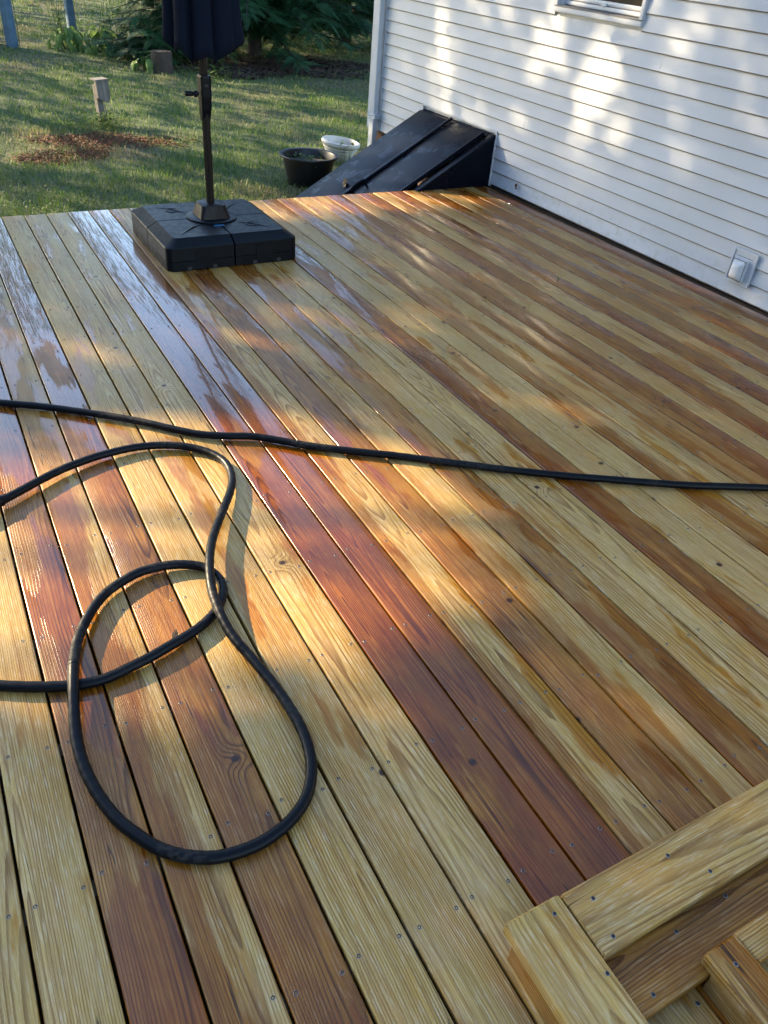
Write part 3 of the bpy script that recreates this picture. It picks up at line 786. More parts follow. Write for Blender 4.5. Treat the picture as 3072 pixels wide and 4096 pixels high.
# ------------------------------------------------------------------ parasol with weighted base
UX, UY = 1.575, 5.045
ub = thing('umbrella_base', 'square black plastic weighted umbrella base made of four filled tanks', 'umbrella base', (UX, UY, 0), (0, 0, R_(.6)))
A_, RC = .423, .05
def quarter(sx, sy):
    mb = MB(); g = .005
    def outline(d):
        pts = [(g, g)]
        a = A_ - d; r = max(RC - d * .3, .02)
        pts.append((a, g)) 
        for k in range(7):
            t_ = R_(15 * k); pts.append((a - r + r * math.cos(t_), a - r + r * math.sin(t_)))
        pts.append((g, a))
        return pts
    loops = [(0.006, .0), (.0, .006), (.0, .058), (.003, .060), (.0, .062), (.001, .136), (.004, .142), (.066, .178), (.068, .180)]
    vs = []
    for d, z in loops:
        vs += [(sx * a, sy * b_, z) for a, b_ in outline(d)]
    n = len(outline(0)); fs = []
    for i in range(len(loops) - 1):
        for k in range(n): fs.append((i*n+k, i*n+(k+1) % n, (i+1)*n+(k+1) % n, (i+1)*n+k))
    fs.append(tuple(range((len(loops)-1)*n, len(loops)*n))); fs.append(tuple(range(n-1, -1, -1)))
    if sx * sy < 0: fs = [tuple(reversed(f)) for f in fs]
    mb.add(vs, fs)
    return mb
for (sx, sy) in ((1, 1), (1, -1), (-1, 1), (-1, -1)):
    qd = quarter(sx, sy).build('ballast_tank', M['black_plastic'], ub, smooth=25)
    # filler well
    w_ = MB(); fx, fy = sx * .20, sy * .20
    if (sx, sy) in ((-1, 1), (1, -1)):
        w_.lathe([(.046, .1802), (.044, .184), (.036, .184), (.033, .1805)], 20, Matrix.Translation((fx, fy, 0)))
        w_.mi = 1; w_.lathe([(.033, .1812), (.0, .1806)], 20, Matrix.Translation((fx, fy, 0)))
        w_.build('filler_cap', [M['black_plastic'], M['screw_dark']], qd, smooth=35)
    # raised ribs running out to the corner
    rb = MB()
    rb.add([(sx*.11, sy*.13, .1803), (sx*.13, sy*.11, .1803), (sx*.30, sy*.29, .1803), (sx*.29, sy*.30, .1803), (sx*.19, sy*.195, .188), (sx*.28, sy*.282, .182)], [(0,1,4), (1,2,5,4), (2,3,5), (3,0,4,5)])
    rb.build('rib', M['black_plastic'], qd)
    # foot notches along the outer skirt
    nt = MB()
    for u in (.13, .29):
        nt.box((sx*u - .013, sy*(A_ - .006), .002), (sx*u + .013, sy*(A_ + .0012), .026)); nt.box((sx*(A_ - .006), sy*u - .013, .002), (sx*(A_ + .0012), sy*u + .013, .026))
    nt.build('notch', M['screw_dark'], qd)
    # stepped panels on the skirt
    pn = MB()
    for (lo, hi) in ((.14, .245),):
        yA = sorted((sy*(A_ - .002), sy*(A_ + .0035))); xA = sorted((sx*lo, sx*hi))
        pn.box((xA[0], yA[0], .03), (xA[1], yA[1], .120))
    pn.build('skirt_panel', M['black_plastic'], qd)
lb = MB(); lb.bbox((-.045, -.198, .1805), (.02, -.172, .1830), .002, ax=0); lb.build('label', M['blue_label'], ub)
cl = MB(); cl.box((.075, .09, .181), (.115, .12, .196)); cl.box((.055, .07, .181), (.080, .095, .188)); cl.build('buckle', M['black_plastic'], ub)
wl = MB(); wl.box((.062, .02, .181), (.078, .045, .1865)); wl.box((-.10, -.03, .181), (-.093, .01, .184)); wl.build('sticker', simple('pale_sticker', (.55, .6, .55), .4), ub)
par = thing('parasol', 'closed dark navy parasol standing on bronze pole with crank handle', 'parasol', (UX, UY, .18))
fl = MB(); fl.lathe([(.16, .002), (.16, .008), (.152, .0115), (.06, .0125)], 40, cap1=True); fl.build('flange', M['black_plastic'], par, smooth=35)
sk = MB()
def rsq(hw, z, r, tw=0):
    out = []
    for (sx, sy, st_) in ((1, 1, 0), (-1, 1, 90), (-1, -1, 180), (1, -1, 270)):
        for k in range(5):
            t_ = R_(st_ + 22.5 * k); out.append((sx*(hw - r) + r*math.cos(t_), sy*(hw - r) + r*math.sin(t_), z))
    return out
lo_ = [rsq(.098, .0125, .02), rsq(.097, .018, .02), rsq(.080, .088, .04), rsq(.074, .094, .06), rsq(.03, .096, .03)]
n = len(lo_[0]); vs = [p for l in lo_ for p in l]; fs = []
for i in range(len(lo_) - 1):
    for k in range(n): fs.append((i*n+k, i*n+(k+1) % n, (i+1)*n+(k+1) % n, (i+1)*n+k))
fs.append(tuple(range((len(lo_)-1)*n, len(lo_)*n)))
sk.add(vs, fs); sk.build('socket', M['bronze'], par, smooth=30)
pl = MB(); pr = []
for k in range(24):
    t_ = 2 * math.pi * k / 24
    pr.append((.0245 if k % 4 else .0205) * 1.0)
PH = 2.5
vs = [(pr[k] * math.cos(2*math.pi*k/24), pr[k] * math.sin(2*math.pi*k/24), z) for z in (.09, PH) for k in range(24)]
pl.add(vs, [(k, (k+1) % 24, 24 + (k+1) % 24, 24 + k) for k in range(24)] + [tuple(range(24, 48))])
pl.build('pole', M['bronze'], par, smooth=15)
# crank housing
ch = MB()
rings_ = []
for (z, hx, hy, oy) in ((.565, .024, .018, .010), (.63, .029, .028, .0), (.70, .031, .034, -.004), (.80, .031, .036, -.004), (.812, .029, .034, -.004)):
    rings_.append([(sx*hx + 0, sy*hy + oy, z) for sx, sy in ((-1, -1), (-.6, -1.15), (.6, -1.15), (1, -1), (1, 1), (-1, 1))])
n = 6; vs = [p for l in rings_ for p in l]; fs = [tuple(range(n-1, -1, -1)), tuple(range(4*n, 5*n))]
for i in range(4):
    for k in range(n): fs.append((i*n+k, i*n+(k+1) % n, (i+1)*n+(k+1) % n, (i+1)*n+k))
ch.add(vs, fs); ch.build('crank_housing', M['black_plastic'], par)
sq = MB(); sq.box((-.010, -.0465, .755), (.010, -.043, .768)); sq.build('vent_slot', M['screw_dark'], par)
hd = MB(); hd.tube([(-.04, -.012, .715), (-.066, -.012, .715)], .010, 10); hd.tube([(-.050, -.012, .715), (-.066, -.012, .715)], [.019, .019], 14)
hd.tube([(-.0665, -.012, .715), (-.075, -.012, .715), (-.118, -.012, .717), (-.122, -.012, .717)], [.011, .0125, .0155, .013], 14)
hd.build('crank_handle', M['black_plastic'], par, smooth=40)
# folded canopy
NTH, NZ = 192, 28
vs = []; fs = []
for i in range(NZ + 1):
    u = i / NZ
    for k in range(NTH):
        th = 2 * math.pi * k / NTH
        jn = mnoise.noise((math.cos(th) * 1.3, math.sin(th) * 1.3, u * .7))
        f8 = th * 8 / (2 * math.pi) + .28 + .12 * jn
        fold = .5 - .5 * math.cos(2 * math.pi * f8)       # 0 on the outer fold, 1 in the valley at a rib
        zb = .870 + .06 * abs(2 * (f8 % 1) - 1) + .135 * (.5 + .5 * math.cos(th - R_(73))) ** .8
        zt = 2.42
        z = zb + (zt - zb) * u
        Rm = .190 * (1 + .12 * math.exp(-u * 9) - .08 * u - .74 * max(0, u - .35) ** 1.2)
        pleat = 1 - .28 * fold ** 1.4 + .09 * jn
        dth = (th + R_(17) + math.pi) % (2 * math.pi) - math.pi
        pleat += .20 * math.exp(-(dth / .30) ** 2) * (1 - .45 * u)
        sw = th + .10 * math.sin(2 * math.pi * f8 + .8)     # folds lie over to one side
        r = Rm * pleat
        vs.append((r * math.cos(sw), r * math.sin(sw), z))
for i in range(NZ):
    for k in range(NTH): fs.append((i*NTH+k, i*NTH+(k+1) % NTH, (i+1)*NTH+(k+1) % NTH, (i+1)*NTH+k))
fs.append(tuple(range(NZ*NTH, (NZ+1)*NTH)))
cp = MB(); cp.add(vs, fs); co = cp.build('canopy', M['navy'], par, smooth='all')
md = co.modifiers.new('thick', 'SOLIDIFY'); md.thickness = .002; md.offset = -1
for k in range(8):
    th = 2 * math.pi * (k + .5 - .28) / 8
    th_ = th + .0
    rb = MB(); rb.tube([(.10 * math.cos(th), .10 * math.sin(th), .965), (.05 * math.cos(th), .05 * math.sin(th), 2.3)], .006, 6); ro_ = rb.build('rib', M['bronze'], par)
    tp = MB(); cx_, cy_ = .138 * math.cos(th), .138 * math.sin(th)
    tp.lathe([(.001, -.012), (.008, -.010), (.009, .004), (.006, .012), (.001, .014)], 10, Matrix.Translation((cx_, cy_, .955)))
    tp.build('rib_tip', M['steel'], ro_, smooth='all')
fin_ = MB(); fin_.lathe([(.03, 2.42), (.035, 2.45), (.02, 2.5), (.001, 2.53)], 14); fin_.build('finial', M['bronze'], par, smooth='all')

# ------------------------------------------------------------------ pots
def small_plant(name, label, loc, n, size, mat, cat='plant', parent=None, spread=.1, up=.5, seed=1, slim=.35, stems=True):
    r2 = random.Random(seed); mb = MB()
    for i in range(n):
        a = r2.uniform(0, 6.283); d = r2.uniform(0, spread); tilt = r2.uniform(.2, 1.2)
        h = r2.uniform(.25, 1.) * up
        b0 = Vector((d * math.cos(a), d * math.sin(a), 0)); p = b0 + Vector((math.cos(a) * h * .25, math.sin(a) * h * .25, h))
        L_ = size * r2.uniform(.6, 1.2); az = r2.uniform(0, 6.283); dr = Vector((math.cos(az) * math.cos(tilt - .6), math.sin(az) * math.cos(tilt - .6), math.sin(tilt - .6)))
        sd = dr.cross(Vector((0, 0, 1)));
        if sd.length < .1: sd = Vector((1, 0, 0))
        sd.normalize(); wv_ = L_ * slim
        mb.add([p, p + dr * L_ * .45 + sd * wv_ * .5, p + dr * L_ + Vector((0, 0, -L_ * .15)), p + dr * L_ * .45 - sd * wv_ * .5, p + dr * L_ * .5 + Vector((0, 0, -.04 * L_))], [(0, 1, 4), (1, 2, 4), (2, 3, 4), (3, 0, 4)])
        if stems: mb.add([b0 + sd * .002, b0 - sd * .002, p - sd * .0015, p + sd * .0015], [(0, 1, 2, 3)])
    if parent is None:
        o = mb.build(name, mat, loc=loc); return tag(o, label, cat)
    return mb.build(name, mat, parent, loc=loc)
PB = (3.50, 7.83)
pb = thing('plant_pot', 'large black nursery tub with wide rim on the grass', 'pot', (PB[0], PB[1], YARD))
m_ = MB(); m_.lathe([(.205, .0), (.212, .01), (.262, .235), (.266, .262), (.300, .270), (.303, .280), (.300, .288), (.272, .284), (.262, .270), (.252, .20)], 48, cap0=True); m_.build('tub', M['black_pot'], pb, smooth=40)
m_ = MB(); m_.lathe([(.2535, .205), (.14, .214), (.0, .218)], 32); m_.build('soil', M['potting'], pb, smooth='all')
small_plant('seedling', 'small green weeds sprouting inside the black tub', (PB[0] - .02, PB[1] - .03, YARD + .21), 60, .045, M['weed'], 'weeds', spread=.2, up=.07, seed=4, slim=.6)
PW = (4.29, 8.75)
pw = thing('plant_pot', 'round white plastic urn with thick rolled rim behind the black tub', 'pot', (PW[0], PW[1], YARD), (R_(3), R_(5), 0))
m_ = MB(); m_.lathe([(.135, .0), (.145, .008), (.182, .125), (.198, .130), (.20, .142), (.190, .148), (.206, .158), (.222, .172), (.227, .190), (.219, .208), (.196, .212), (.186, .200), (.178, .10)], 48, cap0=True); m_.build('urn', M['white_pot'], pw, smooth=45)
m_ = MB(); m_.lathe([(.18, .12), (.0, .125)], 32); m_.build('soil', M['potting'], pw)
small_plant('tall_weed', 'tall thin weed with pale leaves in front of the white urn', (PW[0] - .05, PW[1] - .3, YARD), 10, .12, M['weed'], 'weed', spread=.05, up=.32, seed=8, slim=.45)
small_plant('tall_weed', 'low leafy weeds at the foot of the black tub beside the cellar door', (PB[0] + .28, PB[1] - .22, YARD), 46, .07, M['weed'], 'weeds', spread=.17, up=.14, seed=9, slim=.45)

# ------------------------------------------------------------------ yard objects
sb = thing('wooden_stake', 'short weathered grey stake with a square board nailed to its top', 'stake', (2.12, 10.95, YARD), (0, R_(-2.5), R_(18)))
m_ = MB(); m_.box((-.062, -.035, -.1), (.012, .035, .44)); m_.build('post', M['weathered'], sb)
m_ = MB()
pts = [(-.075, .31), (.050, .245), (.088, .315), (.088, .495), (-.075, .495)]
m_.add([(a, -.092, c) for a, c in pts] + [(a, -.046, c) for a, c in pts], [(0,1,2,3,4), (9,8,7,6,5)] + [(i, 5 + i, 5 + (i+1) % 5, (i+1) % 5) for i in range(5)])
m_.build('board', M['weathered'], sb)
m_ = MB(); m_.box((-.08, -.098, .4955), (.093, .05, .508)); m_.build('top_block', M['weathered'], sb)
m_ = MB(); m_.tube([(.045, .0, -.05), (.045, .0, .22)], .008, 6); m_.build('rod', M['steel'], sb)
small_plant('weeds', 'bright green weeds growing at the foot of the weathered stake', (2.1, 10.75, YARD), 150, .10, M['weed'], 'weeds', spread=.36, up=.18, seed=21, slim=.3)
small_plant('weeds', 'thin grassy weeds at the left of the weathered stake', (1.75, 10.7, YARD), 70, .14, M['grass'], 'weeds', spread=.35, up=.16, seed=22, slim=.08)

st_ = thing('tree_stump', 'rotting brown log stump standing beside the umbrella canopy', 'stump', (3.98, 15.0, YARD))
m_ = MB(); pf = []
vs = []; n = 28
for (z, rr_) in ((-.05, .195), (.02, .185), (.15, .172), (.30, .168), (.325, .160)):
    for k in range(n):
        th = 2*math.pi*k/n; q_ = 1 + .07 * mnoise.noise((math.cos(th)*2, math.sin(th)*2, z*2)); vs.append((rr_*q_*math.cos(th), rr_*q_*math.sin(th), z + .02*mnoise.noise((math.cos(th)*3, math.sin(th)*3, 5))))
fs = [(i*n+k, i*n+(k+1) % n, (i+1)*n+(k+1) % n, (i+1)*n+k) for i in range(4) for k in range(n)]
m_.add(vs, fs); m_.build('bark', M['stump_bark'], st_, smooth='all')
m_ = MB(); m_.lathe([(.158, .318), (.08, .312), (0, .316)], 24); m_.build('cut_face', simple('sawn_wood_end', (.09, .065, .045), .85, nscale=20), st_)

for i, (pp, hw, lab) in enumerate((((1.98, 17.75), .078, 'thick slate blue wooden post beside the brown boards at the lawn edge'), ((3.24, 18.75), .070, 'slender slate blue wooden post rising out of the hosta leaves'))):
    p = thing('wooden_post', lab, 'post', (pp[0], pp[1], YARD), (0, 0, R_(38 if i == 0 else 12)), 'blue posts on the lawn')
    m_ = MB(); m_.bbox((-hw, -hw, -.2), (hw, hw, 2.6), .012, ax=2); m_.build('shaft', M['blue_wood'], p, smooth=35)
    if i == 0:
        m_ = MB(); m_.tube(catmull([(.14, -.04, 2.3), (.10, -.05, 1.2), (.13, -.05, .7), (.12, -.06, .02)], 5), .006, 6); m_.build('cord', M['cord'], p)
bp = thing('board_panel', 'low brown stained board panel behind the thick blue post', 'panel', (1.72, 18.2, YARD), (0, 0, R_(15)))
for i in range(4):
    m_ = MB(); m_.bbox((-.62, -.015, .02 + .21 * i), (.10, .015, .22 + .21 * i), .004, ax=0); m_.build('board', M['brown_panel'], bp)
m_ = MB(); m_.box((-.60, .016, -.1), (-.52, .09, .86)); m_.build('upright', M['brown_panel'], bp)
m_ = MB(); m_.box((.00, .016, -.1), (.08, .09, .86)); m_.build('upright', M['brown_panel'], bp)

# hosta clumps: every leaf its own piece
def hosta_leaf(L_, Wd, curl, seed):
    r2 = random.Random(seed); vs = []; fs = []; nu, nv = 6, 4
    for i in range(nu + 1):
        u = i / nu; w = Wd * (math.sin(math.pi * min(1, u * .92 + .06)) ** .75) * (1 - .25 * u)
        if i == nu: w = .002
        for j in range(nv + 1):
            s_ = (j / nv - .5) * 2
            vs.append((w * s_ * .5, L_ * u, L_ * (.35 * u - curl * u * u) + abs(s_) * w * .28 + .006 * math.sin(6 * u + s_)))
    for i in range(nu):
        for j in range(nv): fs.append((i*(nv+1)+j, i*(nv+1)+j+1, (i+1)*(nv+1)+j+1, (i+1)*(nv+1)+j))
    mb = MB(); mb.add(vs, fs); return mb.mesh('leaf', M['hosta'], smooth='all')
HL = [hosta_leaf(.26, .15, .75, 1), hosta_leaf(.30, .17, .9, 2), hosta_leaf(.22, .13, .65, 3)]
def hosta(label, x, y, n, rad, hgt, seed):
    o = thing('hosta', label, 'hosta plant', (x, y, YARD), group='hostas by the blue post')
    r2 = random.Random(seed)
    for i in range(n):
        a = r2.uniform(0, 6.283); t_ = r2.random() ** .6
        d = rad * t_; z = hgt * (1 - .75 * t_ * t_) * r2.uniform(.75, 1.05)
        lf_ = link('leaf', HL[i % 3], o, (d * math.cos(a) * .8, d * math.sin(a) * .8, z), (R_(-38 - 34 * t_ + r2.uniform(-14, 14)), r2.uniform(-.35, .35), a - math.pi/2 + r2.uniform(-.4, .4)))
        s_ = r2.uniform(.75, 1.15); lf_.scale = (s_, s_, s_)
    stm = MB()
    for i in range(14):
        a = r2.uniform(0, 6.283); d = rad * .6 * r2.random()
        stm.tube([(d*.3*math.cos(a), d*.3*math.sin(a), -.02), (d*math.cos(a), d*math.sin(a), hgt * .8)], .006, 5)
    stm.build('stems', M['weed'], o)
hosta('broad leaved hosta clump at the left foot of the slender blue post', 2.95, 17.65, 34, .42, .40, 31)
hosta('pale green hosta clump right in front of the slender blue post', 3.5, 17.25, 44, .50, .44, 32)
hosta('shaded hosta clump between the blue post and the conifer shrub', 4.05, 16.9, 34, .44, .36, 33)
hosta('small hosta clump with drooping leaves beside the tree stump', 3.72, 15.15, 7, .22, .26, 34)

def wisp(label, x, y, n, hgt, spread, seed, mat):
    r2 = random.Random(seed); mb = MB()
    for i in range(n):
        a = r2.uniform(0, 6.283); d = r2.uniform(0, spread); h = hgt * r2.uniform(.55, 1.1); ln = r2.uniform(-.18, .18) * h; ln2 = r2.uniform(-.18, .18) * h
        p = [Vector((d*math.cos(a), d*math.sin(a), 0)), Vector((d*math.cos(a) + ln*.3, d*math.sin(a) + ln2*.3, h*.5)), Vector((d*math.cos(a) + ln, d*math.sin(a) + ln2, h))]
        mb.tube(p, [.004, .003, .002], 3, caps=False)
        for q_ in range(7):
            b_ = p[1].lerp(p[2], r2.random()); dd = Vector((r2.uniform(-1, 1), r2.uniform(-1, 1), r2.uniform(.0, .9))).normalized() * .05; sd = Vector((dd.y, -dd.x, 0)) * .18
            mb.add([b_, b_ + dd * .5 + sd, b_ + dd, b_ + dd * .5 - sd], [(0, 1, 2, 3)])
    o = mb.build('tall_grass', mat, loc=(x, y, YARD)); return tag(o, label, 'tall grass')
wisp('wispy seeding grass standing left of the slender blue post', 2.95, 18.4, 26, .80, .22, 41, M['grass'])
wisp('thin tall weeds on the lawn right of the slender blue post', 4.35, 19.0, 34, .95, .75, 42, M['grass'])

# ------------------------------------------------------------------ conifers
def spray_geo(nn=15, L_=.42):
    V = []; Fc = []
    for i in range(nn):
        u = (i + .6) / nn; y = L_ * u; ln = L_ * .32 * (1 - .75 * u) * (0.75 + .5 * ((i * 37 % 10) / 10)); w = .0085
        for s_ in (-1, 1):
            o = len(V); dx = s_ * ln * .85; dy = ln * .55
            V += [(0, y - w, 0), (s_*.004, y + w, 0), (dx, y + dy + w*.3, -.10 * ln), (dx * .55, y + dy * .5 - w * .9, -.02 * ln)]
            Fc.append((o, o + 1, o + 2, o + 3) if s_ < 0 else (o + 3, o + 2, o + 1, o))
    o = len(V); V += [(-.004, 0, 0), (.004, 0, 0), (.001, L_, -.01), (-.001, L_, -.01)]; Fc.append((o, o+1, o+2, o+3))
    return np.array(V), np.array(Fc)
SV, SF = spray_geo()
def conifer(name, label, x, y, H, R0, zlow, seed, whorl=.34, per=7, trunk_r=.14, droop=.30, lean=0.):
    r2 = random.Random(seed); o = thing(name, label, 'tree', (x, y, YARD))
    tk = MB(); pts = [(0, 0, -.1), (.02, 0, .4), (.05, .02, 1.2), (.02, -.02, H * .45), (0, 0, H)]
    tk.tube(catmull(pts, 5), [trunk_r * (1 - .92 * i / 20) * (1.35 if i == 0 else 1) for i in range(21)], 10); tk.build('trunk', M['bark'], o, smooth='all')
    br = MB(); Vs = []; Fs = []; off = 0
    z = zlow; per0, wh0 = per, whorl
    while z < H - .25:
        per, whorl = (per0, wh0) if z < 3.4 else (max(5, per0 // 3), wh0 * 1.6)
        f = (z - zlow) / (H - zlow); Lm = R0 * (1 - f) ** .85
        for k in range(per):
            a = r2.uniform(0, 6.283); L_ = Lm * r2.uniform(.55, 1.12)
            if L_ < .2: continue
            z0 = z + r2.uniform(-.15, .15)
            dr = Vector((math.cos(a), math.sin(a), 0)); sg = r2.uniform(.7, 1.4) * droop
            pts = [Vector((0, 0, z0)) + dr * (L_ * u) + Vector((0, 0, L_ * (.10 * u - sg * u * u))) for u in (0, .25, .5, .75, 1)]
            for p in pts:
                if p.z < .22: p.z = .22 + r2.uniform(0, .1)
            pp = catmull(pts, 4)
            br.tube(pp, [max(.004, .024 * (L_ / 2.5) * (1 - .9 * i / 16) + .003) for i in range(17)], 5, caps=False)
            ns = max(4, int(L_ / (.062 if z < 3.4 else .12)))
            for j in range(ns):
                u = .18 + .82 * (j + r2.random()) / ns
                b_ = pp[min(16, int(u * 16))]
                side = 1 if j % 2 else -1
                if j == ns - 1: side = 0
                az = a + side * R_(r2.uniform(35, 75)); s_ = r2.uniform(.8, 1.5) * (1.1 - .45 * u) * (.6 + .4 * min(1, L_ / 1.2))
                pitch = -r2.uniform(.05, .75); roll = r2.uniform(-.5, .5)
                Mx = Matrix.Translation(b_) @ Matrix.Rotation(az - math.pi/2, 4, 'Z') @ Matrix.Rotation(pitch, 4, 'X') @ Matrix.Rotation(roll, 4, 'Y') @ Matrix.Scale(s_, 4)
                A = np.array(Mx); Vs.append(SV @ A[:3, :3].T + A[:3, 3]); Fs.append(SF + off); off += len(SV)
        z += whorl * r2.uniform(.8, 1.2)
    tag(br.build('branches', M['bark'], o, smooth='all'), kind='stuff')
    link('crown', np_mesh('crown', np.concatenate(Vs), np.concatenate(Fs), M['conifer']), o)
    return o
conifer('conifer_tree', 'large dark hemlock with drooping boughs over a needle bed behind the umbrella', 6.45, 17.2, 9.0, 3.0, .62, 51, .23, 17, .17, .20)
conifer('conifer_tree', 'second dark hemlock farther back at the right edge of the lawn beside the house', 9.6, 19.5, 10.0, 3.0, .6, 54, .28, 12, .17, .20)
conifer('young_conifer', 'young dark conifer shrub between the hostas and the tree stump', 4.45, 16.3, 3.6, 1.25, .12, 52, .17, 10, .05, .12)
small_plant('ferny_weeds', 'low green weeds on the dark needle bed under the umbrella canopy', (4.75, 14.5, YARD), 70, .12, M['weed'], 'weeds', spread=.55, up=.16, seed=61, slim=.5)

# ------------------------------------------------------------------ grass and mulch
def ell(x, y, cx, cy, rx, ry, ang=0.):
    c, s_ = math.cos(ang), math.sin(ang); dx, dy = x - cx, y - cy
    return ((dx*c + dy*s_) / rx) ** 2 + ((-dx*s_ + dy*c) / ry) ** 2
def bed(x, y):
    """0..1 how much a spot is mulch"""
    wob = .35 * np.sin(x * 3.1 + 1) * np.sin(y * 2.7) + .2 * np.sin(x * 7.3 + y * 5.1)
    a = ell(x, y, 2.0, 9.95, .85, .40, -.15) + .25 * np.sin(x * 13 + y * 3) * np.sin(y * 11); b = ell(x, y, 1.35, 9.3, .55, .30, .5) + .5 * np.sin(x * 9 + y * 4) * np.sin(y * 8); c = ell(x, y, 6.2, 15.8, 2.4, 1.35)
    g = np.minimum(np.minimum(a, b), c) + wob
    return np.clip(1.25 - g, 0, 1)
def scatter_yard(n, near=6.05, far=34., xpad=2.2):
    """random lawn spots, denser close by, inside a wedge a little wider than the view"""
    out = []
    tot = 0
    while tot < n:
        d = near * (far / near) ** rng.random(n) ; az = np.radians(rng.uniform(-6, 62, n))
        d = d / np.maximum(.5, np.cos(az - .1))
        x, y = d * np.sin(az), d * np.cos(az)
        ok = (y > DECK_FAR + .06) & ~((x > 4.38 - (y - 5.94) * .02) & (y < 8.25)) & ~((x > 2.92) & (y < 7.2)) & (x > -1.5)
        out.append(np.stack([x[ok], y[ok]], 1)); tot += ok.sum()
    return np.concatenate(out)[:n]
def blades(P, h, w, lean):
    n = len(P); a = rng.uniform(0, 2*np.pi, n); b = rng.uniform(0, 2*np.pi, n)
    ln = lean * rng.uniform(.2, 1., n) * h
    base = np.stack([P[:, 0], P[:, 1], np.full(n, YARD)], 1)
    side = np.stack([np.cos(a), np.sin(a), np.zeros(n)], 1) * (w / 2)[:, None]
    mid = base + np.stack([np.cos(b) * ln * .35, np.sin(b) * ln * .35, h * .6], 1)
    tip = base + np.stack([np.cos(b) * ln, np.sin(b) * ln, h * (1 - .25 * lean)], 1)
    V = np.stack([base - side, base + side, mid + side * .7, tip, mid - side * .7], 1).reshape(-1, 3)
    i = np.arange(n)[:, None] * 5
    F = np.concatenate([i + np.array([0, 1, 2, 4])]); T = i + np.array([4, 2, 3])
    return V, F, T
P = scatter_yard(210000)
bd = bed(P[:, 0], P[:, 1])
clump = np.sin(P[:, 0] * 2.3 + np.sin(P[:, 1] * 1.9) * 2) * np.sin(P[:, 1] * 2.9 + np.cos(P[:, 0] * 1.3) * 2)
keep = (rng.random(len(P)) > bd * .68) & (rng.random(len(P)) < .72 + .28 * clump)
P = P[keep]; clump = clump[keep]
dist = np.hypot(P[:, 0], P[:, 1])
h = (.028 + .035 * rng.random(len(P)) + .02 * np.clip(clump, 0, 1)) * (1 + dist / 60)
w = (.0045 + .0025 * rng.random(len(P))) * (.55 + dist / 14)
V, F4, F3 = blades(P, h, w, .9)
me = bpy.data.meshes.new('lawn_grass'); 
me.vertices.add(len(V)); me.vertices.foreach_set('co', V.astype(np.float32).ravel())
li = np.concatenate([F4.ravel(), F3.ravel()]).astype(np.int32)
me.loops.add(len(li)); me.loops.foreach_set('vertex_index', li)
me.polygons.add(len(F4) + len(F3))
me.polygons.foreach_set('loop_start', np.concatenate([np.arange(len(F4)) * 4, len(F4) * 4 + np.arange(len(F3)) * 3]).astype(np.int32))
me.materials.append(M['grass']); me.update(calc_edges=True); me.validate()
tag(link('lawn_grass', me), kind='stuff')
# clover and broad weeds in the lawn
P = scatter_yard(26000, far=16.)
cw = np.sin(P[:, 0] * 1.7 + 2) * np.sin(P[:, 1] * 1.5 + P[:, 0]) + .4 * (P[:, 0] < 1.8)
P = P[(rng.random(len(P)) < np.clip(cw + .15, .04, 1)) & (bed(P[:, 0], P[:, 1]) < .5)]
n = len(P); a = rng.uniform(0, 2*np.pi, n); s_ = rng.uniform(.012, .028, n); tl = rng.uniform(-.5, .5, (n, 2))
cz = YARD + rng.uniform(.02, .06, n)
quad = np.array([(-.5, 0), (0, -.6), (.6, 0), (0, .6)])
ca, sa_ = np.cos(a), np.sin(a)
V = np.zeros((n, 4, 3))
for j, (qx, qy) in enumerate(quad):
    X_, Y_ = qx * ca - qy * sa_, qx * sa_ + qy * ca
    V[:, j, 0] = P[:, 0] + X_ * s_; V[:, j, 1] = P[:, 1] + Y_ * s_; V[:, j, 2] = cz + (X_ * tl[:, 0] + Y_ * tl[:, 1]) * s_
F = np.arange(n * 4).reshape(n, 4)
tag(link('clover', np_mesh('clover', V.reshape(-1, 3), F, M['weed'])), kind='stuff')
# mulch chips
def chips(name, n, region, mat, size):
    x = rng.uniform(region[0], region[1], n); y = rng.uniform(region[2], region[3], n)
    ok = rng.random(n) < bed(x, y) * 1.3 - .1
    x, y = x[ok], y[ok]; n = len(x)
    a = rng.uniform(0, 2*np.pi, n); L_ = size * rng.uniform(.5, 1.5, n); w_ = L_ * rng.uniform(.12, .35, n); up_ = rng.uniform(-.35, .35, n); z_ = YARD + .004 + rng.uniform(0, .03, n)
    dx, dy = np.cos(a) * L_ / 2, np.sin(a) * L_ / 2; sx, sy = -np.sin(a) * w_ / 2, np.cos(a) * w_ / 2
    V = np.stack([np.stack([x - dx - sx, y - dy - sy, z_ - up_ * L_ / 2], 1), np.stack([x + dx - sx, y + dy - sy, z_ + up_ * L_ / 2], 1), np.stack([x + dx + sx, y + dy + sy, z_ + up_ * L_ / 2 + .004], 1), np.stack([x - dx + sx, y - dy + sy, z_ - up_ * L_ / 2 + .004], 1)], 1).reshape(-1, 3)
    tag(link(name, np_mesh(name, V, np.arange(4 * n).reshape(n, 4), mat)), kind='stuff')
t = NT('mulch_chips'); rnd = t.n('ShaderNodeNewGeometry').outputs['Random Per Island']
t.set(t.b.inputs['Base Color'], t.mix(rnd, (.06, .016, .006), (.23, .075, .024))); t.b.inputs['Roughness'].default_value = .85
M['chips'] = t.mat
t = NT('needle_litter'); rnd = t.n('ShaderNodeNewGeometry').outputs['Random Per Island']
t.set(t.b.inputs['Base Color'], t.mix(rnd, (.025, .014, .009), (.10, .06, .04))); t.b.inputs['Roughness'].default_value = .9
M['litter'] = t.mat
chips('mulch', 42000, (.5, 3.3, 8.6, 10.8), M['chips'], .020)
chips('needle_litter', 30000, (3.2, 9, 13.4, 17.6), M['litter'], .09)

